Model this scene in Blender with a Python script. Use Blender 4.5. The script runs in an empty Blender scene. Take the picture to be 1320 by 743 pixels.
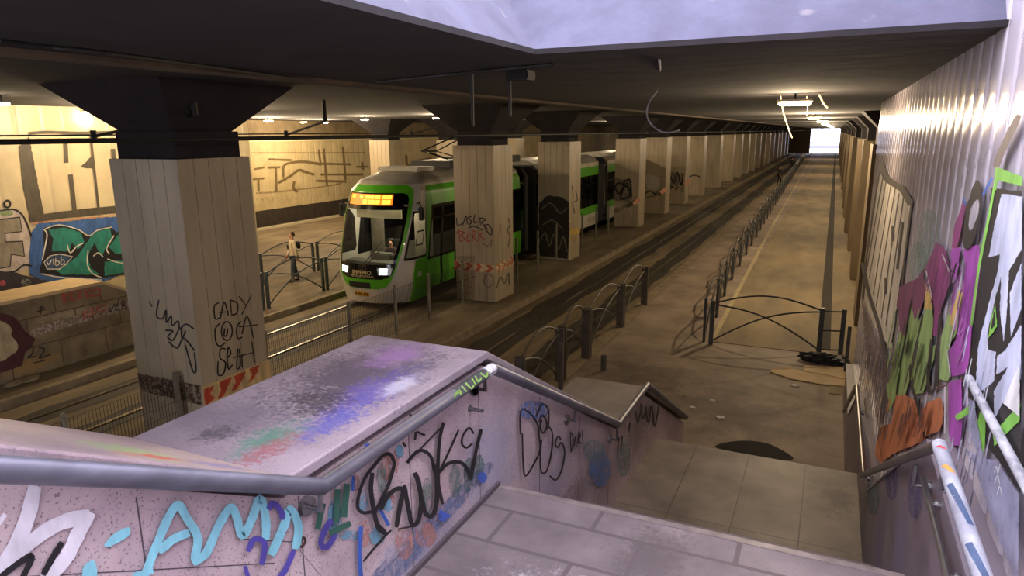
import bpy, bmesh, math, random
from mathutils import Vector, Matrix
from mathutils.geometry import tessellate_polygon
random.seed(7)
S = bpy.context.scene
COL = S.collection
# ------------------------------------------------------------------ camera, world, exposure
EYE = Vector((0, 0, 5.0))
FPX = 885.5
YAW, PITCH, ROLL = math.radians(24.849), math.radians(12.737), math.radians(-0.4716)
_f = Vector((-math.sin(YAW) * math.cos(PITCH), math.cos(YAW) * math.cos(PITCH), -math.sin(PITCH)))
_r0 = Vector((math.cos(YAW), math.sin(YAW), 0)); _u0 = _r0.cross(_f)
_c, _s = math.cos(ROLL), math.sin(ROLL)
_r = _c * _r0 + _s * _u0; _u = -_s * _r0 + _c * _u0
cam = bpy.data.cameras.new('camera'); cam.sensor_width = 36; cam.lens = FPX / 1320 * 36; cam.clip_start = .05; cam.clip_end = 600
camo = bpy.data.objects.new('camera', cam); COL.objects.link(camo)
camo.matrix_world = Matrix(((_r.x, _u.x, -_f.x, EYE.x), (_r.y, _u.y, -_f.y, EYE.y), (_r.z, _u.z, -_f.z, EYE.z), (0, 0, 0, 1)))
S.camera = camo
W = bpy.data.worlds.new('world'); S.world = W; W.use_nodes = True
WN = W.node_tree.nodes; WB = WN['Background']
WB.inputs[0].default_value = (.93, .89, 1.0, 1); WB.inputs[1].default_value = 4.3
S.view_settings.view_transform = 'Standard'; S.view_settings.look = 'None'
S.view_settings.gamma = 1; S.view_settings.use_curve_mapping = False
S.view_settings.exposure = 0.75
S.cycles.max_bounces = 6; S.cycles.diffuse_bounces = 4; S.cycles.glossy_bounces = 3; S.cycles.transparent_max_bounces = 12
S.cycles.use_denoising = True
S.cycles.sample_clamp_indirect = 6
WARM = (1, .76, .48)
LAMP_W = 200

def at(px, py, **k):
    """the point of the place seen at one spot of the photograph, on the plane x=, y= or z="""
    d = _r * ((px - 660) / FPX) - _u * ((py - 371.5) / FPX) + _f
    (a, v), = k.items(); i = 'xyz'.index(a)
    return EYE + d * ((v - EYE[i]) / d[i])
def depth(p): return (Vector(p) - EYE).dot(_f)

# ------------------------------------------------------------------ materials
def new_mat(name):
    m = bpy.data.materials.new(name); m.use_nodes = True
    n = m.node_tree.nodes; return m, n, m.node_tree.links, n['Principled BSDF']
def rgb(h): # sRGB 0-255 -> linear
    def f(c):
        c /= 255.; return c / 12.92 if c <= .04045 else ((c + .055) / 1.055) ** 2.4
    return tuple(f(c) for c in h) + (1,)
def mixc(n, l, fac, a, b):
    x = n.new('ShaderNodeMix'); x.data_type = 'RGBA'
    for sock, v in ((x.inputs[0], fac), (x.inputs[6], a), (x.inputs[7], b)):
        if hasattr(v, 'links'): l.new(v, sock)
        else: sock.default_value = v
    return x.outputs[2]
def noise(n, l, vec, scale, detail=4, rough=.6):
    t = n.new('ShaderNodeTexNoise'); t.inputs['Scale'].default_value = scale; t.inputs['Detail'].default_value = detail; t.inputs['Roughness'].default_value = rough
    if vec is not None: l.new(vec, t.inputs['Vector'])
    return t.outputs['Fac']
def ramp(n, l, fac, a, b):
    r = n.new('ShaderNodeMapRange'); r.inputs[1].default_value = a; r.inputs[2].default_value = b
    l.new(fac, r.inputs[0]); return r.outputs[0]
def math_(n, l, op, a, b=None):
    x = n.new('ShaderNodeMath'); x.operation = op
    for s, v in ((x.inputs[0], a), (x.inputs[1], b)):
        if v is None: continue
        if hasattr(v, 'links'): l.new(v, s)
        else: s.default_value = v
    return x.outputs[0]
def axes_vec(n, l, co, axes):
    sp = n.new('ShaderNodeSeparateXYZ'); l.new(co, sp.inputs[0]); cb = n.new('ShaderNodeCombineXYZ')
    for i, a in enumerate(axes): l.new(sp.outputs['xyz'.index(a)], cb.inputs[i])
    return cb.outputs[0]
def mat(name, c1, c2=None, scale=3., rough=.8, bump=0., metal=0., speck=None, blobs=(), tiles=None, seam=None, lo=.35, hi=.65, spec=.5, coat=0, stretch=None):
    """noise-mottled surface; speck=(colour, scale, amount) adds grains; tiles=(axes, w, h, mortar colour, mortar size, offset) joints;
    blobs = worn or sprayed stains (centre, radii, colour, strength)"""
    m, n, l, b = new_mat(name)
    co = n.new('ShaderNodeNewGeometry').outputs['Position']
    v = co
    if stretch:
        mp = n.new('ShaderNodeMapping'); mp.inputs['Scale'].default_value = stretch; l.new(co, mp.inputs[0]); v = mp.outputs[0]
    c = rgb(c1)
    nf = noise(n, l, v, scale, 6)
    if c2: c = mixc(n, l, ramp(n, l, nf, lo, hi), rgb(c1), rgb(c2))
    if speck:
        f = noise(n, l, co, speck[1], 2, .5)
        c = mixc(n, l, ramp(n, l, f, speck[2], speck[2] + .08), c, rgb(speck[0]))
    for cen, rad, colr, st in blobs:
        mp = n.new('ShaderNodeVectorMath'); mp.operation = 'SUBTRACT'; l.new(co, mp.inputs[0]); mp.inputs[1].default_value = cen
        dv = n.new('ShaderNodeVectorMath'); dv.operation = 'DIVIDE'; l.new(mp.outputs[0], dv.inputs[0]); dv.inputs[1].default_value = rad
        ln = n.new('ShaderNodeVectorMath'); ln.operation = 'LENGTH'; l.new(dv.outputs[0], ln.inputs[0])
        q = math_(n, l, 'SUBTRACT', 1.0, ln.outputs['Value'])
        nn = noise(n, l, co, 1.6 / max(min(r for r in rad if r > 0), .08), 6, .75)
        n2 = noise(n, l, co, 40, 6, .75)
        q = math_(n, l, 'ADD', q, math_(n, l, 'MULTIPLY', math_(n, l, 'SUBTRACT', nn, .5), 2.2))
        q = math_(n, l, 'ADD', q, math_(n, l, 'MULTIPLY', math_(n, l, 'SUBTRACT', n2, .5), 2.4))
        q = ramp(n, l, q, .1, .7)
        q = math_(n, l, 'MULTIPLY', q, st)
        c = mixc(n, l, q, c, rgb(colr))
    bumpsrc = nf
    if tiles:
        br = n.new('ShaderNodeTexBrick'); l.new(axes_vec(n, l, co, tiles[0]), br.inputs['Vector'])
        br.inputs['Scale'].default_value = 1; br.inputs['Brick Width'].default_value = tiles[1]; br.inputs['Row Height'].default_value = tiles[2]
        br.inputs['Mortar Size'].default_value = tiles[4]; br.inputs['Mortar Smooth'].default_value = .2; br.offset = tiles[5]
        br.inputs['Color1'].default_value = (1, 1, 1, 1); br.inputs['Color2'].default_value = (.86, .86, .86, 1); br.inputs['Mortar'].default_value = (1, 1, 1, 1)
        mu = n.new('ShaderNodeMix'); mu.data_type = 'RGBA'; mu.blend_type = 'MULTIPLY'; mu.inputs[0].default_value = 1
        if hasattr(c, 'links'): l.new(c, mu.inputs[6])
        else: mu.inputs[6].default_value = c
        l.new(br.outputs['Color'], mu.inputs[7])
        c = mixc(n, l, br.outputs['Fac'], mu.outputs[2], rgb(tiles[3]))
    if hasattr(c, 'links'): l.new(c, b.inputs['Base Color'])
    else: b.inputs['Base Color'].default_value = c
    b.inputs['Roughness'].default_value = rough; b.inputs['Metallic'].default_value = metal
    b.inputs['Specular IOR Level'].default_value = spec; b.inputs['Coat Weight'].default_value = coat
    if bump:
        bp = n.new('ShaderNodeBump'); bp.inputs['Strength'].default_value = bump; bp.inputs['Distance'].default_value = .02
        l.new(bumpsrc, bp.inputs['Height']); l.new(bp.outputs[0], b.inputs['Normal'])
    return m
_paint = {}
def paint(c, rough=.6):
    k = (c, rough)
    if k not in _paint: _paint[k] = mat('spray_paint', c, tuple(int(x * .82) for x in c), 7, rough, stretch=(1, 1, .45), lo=.38, hi=.62)
    return _paint[k]
def spray(c, dens=.9):
    """spray paint with a broken, see-through edge"""
    k = (c, 'sp', dens)
    if k in _paint: return _paint[k]
    m = mat('sprayed_mist', c, tuple(int(x * .85) for x in c), 9, .7); n = m.node_tree.nodes; l = m.node_tree.links; b = n['Principled BSDF']
    co = n.new('ShaderNodeNewGeometry').outputs['Position']
    l.new(math_(n, l, 'MULTIPLY', ramp(n, l, noise(n, l, co, 16, 6, .7), .36 if dens < .9 else .22, .56 if dens < .9 else .44), dens), b.inputs['Alpha'])
    _paint[k] = m; return m
def emit(name, c, s):
    m, n, l, b = new_mat(name); b.inputs['Base Color'].default_value = c; b.inputs['Emission Color'].default_value = c; b.inputs['Emission Strength'].default_value = s
    return m
def glass(name, tint, clear, rough=.03):
    m, n, l, b = new_mat(name); out = n['Material Output']
    t = n.new('ShaderNodeBsdfTransparent'); t.inputs[0].default_value = tint
    b.inputs['Base Color'].default_value = (.01, .01, .012, 1); b.inputs['Roughness'].default_value = rough
    fr = n.new('ShaderNodeFresnel'); fr.inputs[0].default_value = 1.5
    mx = n.new('ShaderNodeMixShader')
    l.new(math_(n, l, 'ADD', math_(n, l, 'MULTIPLY', fr.outputs[0], .8), 1 - clear), mx.inputs[0])
    l.new(t.outputs[0], mx.inputs[1]); l.new(b.outputs[0], mx.inputs[2]); l.new(mx.outputs[0], out.inputs[0]); return m

# ------------------------------------------------------------------ mesh building
class MB:
    def __init__(s): s.v = []; s.f = []; s.mi = []; s.cur = 0
    def add(s, vs, fs):
        o = len(s.v); s.v += [Vector(p) for p in vs]
        for f in fs: s.f.append([i + o for i in f]); s.mi.append(s.cur)
        return s
    def box(s, x0, x1, y0, y1, z0, z1):
        return s.add([(x, y, z) for z in (z0, z1) for y in (y0, y1) for x in (x0, x1)],
                     [(0, 2, 3, 1), (4, 5, 7, 6), (0, 1, 5, 4), (2, 6, 7, 3), (0, 4, 6, 2), (1, 3, 7, 5)])
    def cbox(s, c, h): return s.box(c[0] - h[0], c[0] + h[0], c[1] - h[1], c[1] + h[1], c[2] - h[2], c[2] + h[2])
    def bbox(s, x0, x1, y0, y1, z0, z1, b):
        bm = bmesh.new(); bmesh.ops.create_cube(bm, size=1)
        for v in bm.verts: v.co = Vector(((x0 + x1) / 2 + v.co.x * (x1 - x0), (y0 + y1) / 2 + v.co.y * (y1 - y0), (z0 + z1) / 2 + v.co.z * (z1 - z0)))
        bmesh.ops.bevel(bm, geom=bm.edges[:], offset=b, segments=2, affect='EDGES'); return s.bm(bm)
    def bm(s, bm):
        bm.verts.index_update(); s.add([v.co.copy() for v in bm.verts], [[v.index for v in f.verts] for f in bm.faces]); bm.free(); return s
    def prism(s, poly, axis, a, b):
        """poly: 2-D outline in the two other axes (in xyz order), swept along axis from a to b"""
        i = 'xyz'.index(axis); o = [k for k in range(3) if k != i]; n = len(poly)
        def P(q, t):
            r = [0, 0, 0]; r[i] = t; r[o[0]] = q[0]; r[o[1]] = q[1]; return r
        vs = [P(q, a) for q in poly] + [P(q, b) for q in poly]
        fs = [(k, (k + 1) % n, n + (k + 1) % n, n + k) for k in range(n)]
        tri = tessellate_polygon([[Vector((q[0], q[1], 0)) for q in poly]])
        fs += [tuple(t) for t in tri] + [tuple(n + k for k in reversed(t)) for t in tri]
        return s.add(vs, fs)
    def tube(s, pts, r, n=10, closed=False, cap=True):
        pts = [Vector(p) for p in pts]; N = len(pts); rings = []; up = None
        for i, p in enumerate(pts):
            a = pts[i - 1] if (i or closed) else p; b = pts[(i + 1) % N] if (i < N - 1 or closed) else p
            t = (b - a).normalized()
            if up is None: up = t.orthogonal().normalized()
            up = (up - t * up.dot(t)); up = up.normalized() if up.length > 1e-6 else t.orthogonal().normalized()
            w = t.cross(up); rr = r[i] if isinstance(r, (list, tuple)) else r
            k = 1.0
            if 0 < i < N - 1:
                c = (pts[i] - pts[i - 1]).normalized().dot((pts[i + 1] - pts[i]).normalized()); k = 1 / max(math.sqrt((1 + c) / 2), .6)
            rings.append([p + (up * math.cos(q) + w * math.sin(q)) * rr * (k if n > 6 else 1) for q in [2 * math.pi * j / n for j in range(n)]])
        vs = [q for g in rings for q in g]; fs = []
        for i in range(N if closed else N - 1):
            i2 = (i + 1) % N
            for j in range(n): fs.append((i * n + j, i * n + (j + 1) % n, i2 * n + (j + 1) % n, i2 * n + j))
        if cap and not closed: fs += [tuple(reversed(range(n))), tuple(range((N - 1) * n, N * n))]
        return s.add(vs, fs)
    def disc(s, c, axis, r, h, n=20):
        a = Vector(axis).normalized(); return s.tube([Vector(c), Vector(c) + a * h], r, n)
    def grid(s, rows):
        n = len(rows[0]); vs = [p for r in rows for p in r]
        return s.add(vs, [(i * n + j, i * n + j + 1, (i + 1) * n + j + 1, (i + 1) * n + j) for i in range(len(rows) - 1) for j in range(n - 1)])
    def build(s, name, m, parent=None, smooth=False, bevel=0., off=None, fix=True):
        me = bpy.data.meshes.new(name)
        o = bpy.data.objects.new(name, me); COL.objects.link(o)
        sh = Vector((0, 0, 0)); p = parent
        while p is not None: sh += p.location; p = p.parent
        if off is not None: o.location = Vector(off) - sh; sh = Vector(off)
        me.from_pydata([v - sh for v in s.v], [], s.f)
        for x in (m if isinstance(m, (list, tuple)) else [m]): me.materials.append(x)
        if isinstance(m, (list, tuple)):
            for p_, i in zip(me.polygons, s.mi): p_.material_index = i
        if fix:
            bm = bmesh.new(); bm.from_mesh(me); bmesh.ops.recalc_face_normals(bm, faces=bm.faces[:]); bm.to_mesh(me); bm.free()
        if smooth:
            for p_ in me.polygons: p_.use_smooth = True
            try: me.set_sharp_from_angle(angle=math.radians(40))
            except Exception: pass
        if bevel:
            b = o.modifiers.new('edge', 'BEVEL'); b.width = bevel; b.segments = 2; b.limit_method = 'ANGLE'; b.angle_limit = math.radians(50)
        if parent is not None: o.parent = parent
        return o
def tag(o, label, cat, group=None, kind=None):
    o['label'] = label; o['category'] = cat
    if group: o['group'] = group
    if kind: o['kind'] = kind
    return o
def root(name, loc, label, cat, group=None, rz=0, kind=None):
    o = bpy.data.objects.new(name, None); COL.objects.link(o); o.location = loc; o.rotation_euler = (0, 0, rz); o.empty_display_size = .2
    return tag(o, label, cat, group, kind)
def struct(o, label=None):
    o['kind'] = 'structure'
    if label: o['label'] = label
    return o
def dup(o, loc, rz=None, label=None, group=None, parent=None):
    c = o.copy(); COL.objects.link(c)
    if parent is not None: c.parent = parent
    else:
        c.location = loc
        if rz is not None: c.rotation_euler = (0, 0, rz)
        if label: c['label'] = label
        if group: c['group'] = group
    for ch in [x for x in bpy.data.objects if x.parent == o]: dup(ch, None, parent=c)
    return c
def smooth_pts(pts, k=5, closed=False):
    pts = [Vector(p) for p in pts]
    if len(pts) < 3 and not closed: return pts
    out = []; N = len(pts)
    for i in range(N if closed else N - 1):
        g = lambda j: pts[j % N] if closed else pts[min(max(j, 0), N - 1)]
        p0, p1, p2, p3 = g(i - 1), g(i), g(i + 1), g(i + 2)
        for t in [q / k for q in range(k)]:
            out.append(.5 * ((2 * p1) + (p2 - p0) * t + (2 * p0 - 5 * p1 + 4 * p2 - p3) * t * t + (3 * p1 - p0 - 3 * p2 + p3) * t ** 3))
    if not closed: out.append(pts[-1])
    return out

# ---- painted strokes and fields lying on a wall plane
class Paint:
    """paint film on the plane axis=value; strokes traced on the photograph and laid onto that wall"""
    lift = 0
    def __init__(s, axis, val, sign, base=.003): s.ax = axis; s.val = val; s.sg = sign; s.k = 0; s.base = base
    def P(s, p):
        if s.ax == 'cap': return at(p[0], p[1], z=s.val)
        return at(p[0], p[1], **{s.ax: s.val})
    def nrm(s): return Vector([s.sg if a == s.ax else 0 for a in 'xyz'])
    def layer(s):
        s.k += 1; return s.nrm() * (s.base + .0004 * s.k)
    def strokes(s, lines, w, m, parent, name='graffiti', smooth=True, label=None):
        if w >= 4.5 and len(lines) > 1:
            for ln in lines: o = s.strokes([ln], w, m, parent, name, smooth, label)
            return o
        mb = MB()
        for ln in lines:
            d = s.layer()
            q = smooth_pts([(p[0], p[1], 0) for p in ln], 5) if smooth and len(ln) > 2 else [Vector((p[0], p[1], 0)) for p in ln]
            N = len(q); L, R = [], []; rr = random.Random(N * 7 + int(q[0].x))
            for i, p in enumerate(q):
                t = q[min(i + 1, N - 1)] - q[max(i - 1, 0)]
                if t.length < 1e-6: t = Vector((1, 0, 0))
                t.normalize(); sd = Vector((-t.y, t.x, 0)); h = w / 2 * (1 + .16 * (rr.random() - .5))
                if i == 0: p = p - t * w * .3
                if i == N - 1: p = p + t * w * .3
                if i in (0, N - 1): h *= .8
                L.append(s.P(p + sd * h) + d); R.append(s.P(p - sd * h) + d)
            mb.grid([L, R])
        o = mb.build(name, m, parent)
        if label: o['label'] = label
        return o
    def fields(s, polys, m, parent, name='graffiti', smooth=False, label=None):
        if len(polys) > 1:
            for pl in polys: o = s.fields([pl], m, parent, name, smooth, label)
            return o
        mb = MB()
        for pl in polys:
            d = s.layer()
            q2 = smooth_pts([(p[0], p[1], 0) for p in pl], 4, True) if smooth else [Vector((p[0], p[1], 0)) for p in pl]
            rr = random.Random(int(q2[0].x * 3 + q2[0].y)); q3 = []
            for i, p in enumerate(q2):  # ragged sprayed edge
                e = q2[(i + 1) % len(q2)]; k = max(1, int((e - p).length / 3.5))
                for j in range(k): q3.append(p + (e - p) * (j / k) + Vector((rr.uniform(-.55, .55), rr.uniform(-.55, .55), 0)))
            q2 = q3
            q = [s.P(p) + d for p in q2]
            mb.add(q, [tuple(t) for t in tessellate_polygon([q2])])
        o = mb.build(name, m, parent)
        if label: o['label'] = label
        return o
# ------------------------------------------------------------------ shared materials
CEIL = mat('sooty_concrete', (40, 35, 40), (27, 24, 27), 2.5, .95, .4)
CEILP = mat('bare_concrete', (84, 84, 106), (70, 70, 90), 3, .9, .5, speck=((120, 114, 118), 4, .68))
PLAT = mat('worn_asphalt', (164, 145, 124), (114, 99, 84), .9, .72, .35, speck=((176, 160, 138), 60, .68), blobs=[((-3.5, 13.5, 0), (2.2, 1.2, 1), (58, 50, 42), .6), ((-1.2, 12.2, 0), (1.8, 1.5, 1), (62, 54, 46), .55)], lo=.3, hi=.7)
LANE = mat('lane_concrete', (150, 132, 98), (118, 103, 76), 1.1, .8, .2, stretch=(1, .35, 1))
MED = mat('dusty_screed', (128, 112, 86), (88, 76, 58), .8, .85, .35, stretch=(1.6, .5, 1))
BED = mat('track_concrete', (134, 117, 88), (96, 83, 62), 1.3, .8, .3, stretch=(2.5, .35, 1))
GROOVE = mat('oily_track_dirt', (46, 39, 31), (62, 53, 41), 3, .7, .4, stretch=(2, .5, 1))
KERB = mat('kerb_stone', (146, 130, 102), (116, 102, 80), 3, .8, .2)
GRAN = dict(speck=((96, 84, 92), 130, .63))
CREAM = mat('cream_panel', (176, 161, 134), (152, 138, 113), 1.4, .45, .05, stretch=(1, 1, .3))
CORE = mat('panel_joint', (74, 66, 54), None, rough=.9)
STEEL = mat('dull_steel', (148, 146, 150), (118, 116, 120), 8, .32, metal=.9)
PAINTED = mat('grey_painted_steel', (74, 78, 82), (60, 63, 66), 7, .45, .1)
BROWNST = mat('dusty_painted_steel', (88, 80, 72), (70, 64, 58), 7, .55, .1)
BLACK = mat('black_rubber', (20, 20, 21), None, rough=.6)
CABLE = mat('black_cable', (18, 17, 16), None, rough=.6)
RAILM = mat('rail_steel', (150, 138, 116), (110, 98, 80), 6, .3, metal=.8)
ZC, ZL = 5.45, 5.78
# ------------------------------------------------------------------ floors
struct(MB().box(-4.75, 3, -14, 174, -.4, 0).build('floor_platform', PLAT))
struct(MB().box(-2.42, .02, 16.55, 174, -.02, .012).build('floor_lane', LANE))
struct(MB().box(.02, .3, 16.9, 174, -.02, .006).build('trim_drain', mat('drain_grime', (44, 38, 30), (56, 48, 38), 4, .9)))
struct(MB().box(.3, 2.6, 14, 174, -.02, .012).build('floor_verge', LANE))
mb = MB()
E2 = [(-2.33, 16.55), (-2.50, 26), (-2.72, 40), (-3.0, 70), (-4.2, 170)]
for (xa, ya), (xb, yb) in zip(E2, E2[1:]):
    mb.add([(xa - .05, ya, .02), (xa + .07, ya, .02), (xb + .07, yb, .02), (xb - .05, yb, .02)], [(0, 1, 2, 3)])
struct(mb.build('trim_1', mat('pale_kerb_line', (190, 172, 128), (165, 148, 110), 4, .8)))
struct(MB().box(-8.25, -4.75, -14, 174, -.6, -.17).build('floor_track', BED))
struct(MB().box(-10.6, -8.25, -14, 174, -.6, 0).build('floor_median', MED))
struct(MB().box(-8.32, -8.2, -14, 174, -.17, .03).build('trim_2', KERB))
struct(MB().box(-4.95, -4.62, -14, 174, -.17, .02).build('trim_3', KERB))
struct(MB().box(-14.2, -10.6, -14, 174, -.6, -.15).build('floor_tramway', BED))
struct(MB().box(-30, -14.2, -14, 174, -.6, 0).build('floor_street', MED))
struct(MB().box(-14.3, -14.12, -14, 174, -.15, .02).build('trim_4', KERB))
mb = MB()
def wavy(x, w, seed, z):
    rnd = random.Random(seed); y = -4; L, R = [], []
    while y < 174:
        L.append(Vector((x - w * (.75 + .3 * rnd.random()), y, z))); R.append(Vector((x + w * (.75 + .3 * rnd.random()), y, z))); y += .5 + y * .02 if y > 0 else .6
    return [L, R]
for x, w in ((-7.35, .55), (-5.75, .46), (-13.17, .35), (-11.73, .35)): mb.grid(wavy(x, w, int(-x * 10), -.164 if x > -9 else -.144))
struct(mb.build('trim_5', GROOVE))
RAILS = [(-7.22, 'tram rail in the open track, farther from the platform'), (-5.78, 'tram rail in the open track, next to the arched platform barriers'),
         (-13.17, 'tram rail under the green tram, on its street side'), (-11.73, 'tram rail under the green tram, on the columns side')]
for x, lb in RAILS:
    z = -.17 if x > -9 else -.15
    mb = MB(); mb.box(x - .035, x + .035, -14, 174, z, z + .03)
    tag(mb.build('tram_rail', RAILM), lb, 'rail', 'tram rails')

# ------------------------------------------------------------------ staircase: flights and landings between the parapet and the right wall
XP, XR = -1.78, .66
TILE = mat('granite_slabs', (136, 124, 127), (104, 94, 98), 2.2, .55, .15, speck=((104, 94, 100), 130, .6), tiles=('xyz', .78, .335, (92, 82, 86), .015, .37),
           blobs=[((-.5, 2.8, 2.8), (.9, .18, .3), (222, 216, 222), .9), ((-1.1, 2.5, 2.8), (.5, .4, .3), (92, 82, 88), .9), ((-.7, 3.2, 2.8), (.25, .5, .3), (96, 86, 90), .9)])
TILE2 = mat('worn_granite_slabs', (140, 127, 114), (98, 87, 77), 1.6, .5, .15, speck=((80, 72, 62), 120, .62), tiles=('xyz', .62, 3.2, (78, 69, 60), .007, .0),
            blobs=[((.35, 7.4, 1.2), (.22, .45, .3), (62, 55, 50), .8)])
Z1, Z2, Y1, Y2, Y3 = 2.8, 1.2, 3.6, 6.3, 8.1
struct(MB().box(XP, XR, 1.75, Y1, 2.4, Z1).build('floor_landing', TILE))
struct(MB().box(XP, XR, Y2 - .1, Y3, .6, Z2).build('floor_half_landing', TILE2))
mb = MB(); n = 10
for i in range(1, n): mb.box(XP, XR, Y1 - .02, Y2 - i * (Y2 - Y1) / n, Z2 + (i - 1) * .16 - .3, Z2 + i * .16)
struct(mb.build('floor_stairs', TILE))
mb = MB(); n = 8
for i in range(1, n): mb.box(XP, XR, Y3 - .3, 10.26 - i * .27, 0, i * .15)
struct(mb.build('floor_lower_stairs', TILE2))
mb = MB()
for i in range(9): mb.box(XP, XR, -3, 1.75 - i * .29, Z1 - .3 + i * .16, Z1 + (i + 1) * .16)
struct(mb.build('floor_upper_stairs', TILE))
tag(MB().box(XP, XR - .16, Y1 - .035, Y1 + .012, Z1, Z1 + .004).build('stair_nosing', mat('worn_nosing', (140, 128, 126), (108, 98, 98), 9, .3)), 'pale worn nosing along the edge of the tiled upper landing', 'nosing')

# ------------------------------------------------------------------ stair parapet on the left of the stairs
PAR = [(-1.6, 5.72), (1.77, 3.75), (3.42, 3.75), (6.35, 2.13), (7.42, 2.13), (10.2, .65)]
gr = mat('granite_cladding', (204, 184, 188), (174, 155, 162), 2.4, .5, .08, speck=((118, 102, 110), 130, .6),
         blobs=[((XP, 3.45, 3.0), (.3, .55, .45), (142, 150, 180), .55), ((XP, 4.5, 2.3), (.3, .9, .5), (150, 142, 172), .6), ((XP, 2.7, 2.95), (.3, .6, .2), (126, 140, 176), .6),
                ((XP, 5.9, 1.6), (.3, .5, .5), (128, 108, 118), .5), ((XP, 7.2, 1.6), (.3, .8, .4), (96, 88, 82), .7), ((XP, 5.0, 1.9), (.3, 1.4, .25), (112, 96, 108), .6), ((XP, 2.9, 3.1), (.3, .4, .25), (178, 148, 150), .6)])
t = root('stair_parapet', (-2.2, 3.5, 0), 'long granite parapet with a broad graffitied top stepping down beside the stairs', 'parapet')
PT = t
poly = [(-1.6, 0)] + PAR + [(10.2, 0)]
par = MB().prism([(y, z - .09) if z else (y, 0) for y, z in poly], 'x', -2.56, XP).build('wall_body', gr, t)
mb = MB()
JM = mat('joint_line', (84, 74, 82), None, rough=.9)
for y in (.75, 1.2, 1.85, 2.62, 3.36, 4.3, 5.2, 6.1, 6.9): # upright joints of the cladding slabs
    zt = next(z0 + (z1 - z0) * (y - y0) / (y1 - y0) for (y0, z0), (y1, z1) in zip(PAR, PAR[1:]) if y0 <= y <= y1) - .12
    mb.box(XP - .001, XP + .0015, y - .0022, y + .0022, max(zt - 2, 0), zt)
for a, b in (((-1, 5.0), (1.7, 3.43)), ((1.55, 3.62), (1.8, 3.46)), ((1.8, 3.46), (1.95, 3.2)), ((1.95, 2.98), (3.4, 2.96))):
    mb.add([(XP + .0015, a[0], a[1] - .002), (XP + .0015, b[0], b[1] - .002), (XP + .0015, b[0], b[1] + .002), (XP + .0015, a[0], a[1] + .002)], [(0, 1, 2, 3)])
mb.build('slab_joint', JM, par)
struct(MB().box(XP, XP + .02, 1.75, Y1, Z1, Z1 + .03).build('baseboard_stair', JM))
def capmat(name, a, b, blobs): return mat(name, a, b, 2.5, .5, .1, speck=((112, 100, 106), 140, .62), blobs=blobs)
cz = 3.76
caps = [capmat('cap_stone_near', (158, 138, 142), (136, 120, 130), [((-2.1, 1.0, 4.2), (.5, .35, .3), (104, 96, 104), .5), ((-2.0, 1.35, 4.0), (.22, .22, .2), (128, 160, 104), .8), ((-1.9, 1.38, 4.0), (.07, .2, .15), (170, 52, 56), .9), ((-2.25, .95, 4.2), (.1, .2, .2), (200, 200, 214), .7), ((-1.88, 1.6, 3.9), (.1, .2, .2), (88, 86, 150), .8)]),
        capmat('cap_stone_painted', (156, 142, 152), (128, 116, 126), [((-2.2, 2.8, cz), (.45, .75, .3), (84, 74, 90), .95), ((-2.3, 2.15, cz), (.25, .35, .3), (112, 104, 116), .7), ((-1.98, 2.55, cz), (.16, .5, .3), (92, 80, 158), .75), ((-1.92, 2.25, cz), (.12, .3, .3), (84, 86, 160), .75),
            ((-2.2, 3.15, cz), (.2, .3, .3), (150, 112, 164), .8), ((-2.05, 2.0, cz), (.13, .25, .2), (80, 128, 112), .8), ((-1.98, 1.92, cz), (.08, .22, .2), (150, 82, 90), .7), ((-1.9, 2.75, cz), (.09, .2, .2), (206, 206, 224), .5), ((-2.15, 2.4, cz), (.2, .2, .2), (62, 56, 66), .8), ((-2.3, 1.95, cz), (.1, .12, .2), (76, 70, 80), .8)]),
        capmat('cap_stone_slope', (160, 146, 150), (130, 118, 122), []), capmat('cap_stone_low', (160, 148, 134), (132, 120, 108), []), capmat('cap_stone_end', (150, 138, 126), (128, 116, 104), [])]
for (a, b, cm) in zip(PAR, PAR[1:], caps):
    L = math.hypot(b[0] - a[0], b[1] - a[1]); th = .045
    mb = MB().prism([(a[0], a[1] - th), (b[0], b[1] - th), (b[0], b[1] + .005), (a[0], a[1] + .005)], 'x', -2.6, XP + .035)
    mb.build('cap_slab', cm, t, bevel=.008)

# ------------------------------------------------------------------ right-hand panelled wall, granite dado
def panel_wall(name, m, x, y0, y1, z0, z1, step, sg, bulge=.006, topf=None):
    mb = MB(); y = y0
    while y < y1 - .01:
        a, b = y, min(y + step, y1); prof = []
        for q in (0, .02, .06, .2, .35, .5, .65, .8, .94, .98, 1):
            d = bulge * (1 - (2 * q - 1) ** 2) if .02 < q < .98 else -.01
            prof.append((a + (b - a) * q, d))
        zt = topf((a + b) / 2) if topf else z1
        rows = [[Vector((x + sg * d, yy, z)) for yy, d in prof] for z in (z0, zt)]
        mb.grid(rows); y += step
    o = mb.build(name, m, smooth=True); return struct(o)
ENAMEL = mat('enamelled_panel', (196, 189, 198), (176, 169, 180), 1.2, .11, .02, stretch=(1, 1, .4), spec=.22,
             blobs=[((.66, 5.2, 3.6), (.3, 1.0, .5), (150, 160, 166), .6), ((.66, 7.5, 2.6), (.3, 1.6, .9), (140, 140, 150), .5), ((.66, 2.7, 3.2), (.3, .8, .4), (140, 132, 172), .5)])
WRP = panel_wall('wall_right', ENAMEL, .66, -2.1, 13.8, 0, ZC, .3, -1, .004, topf=lambda y: 6.5 if y < 4.1 else ZC)
struct(MB().box(.675, 1.0, -2.1, 13.8, 0, ZC).build('wall_backing', CORE))
struct(MB().box(.675, 1.0, -2.1, 4.0, ZC, 6.5).build('wall_upper', CORE))
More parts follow.
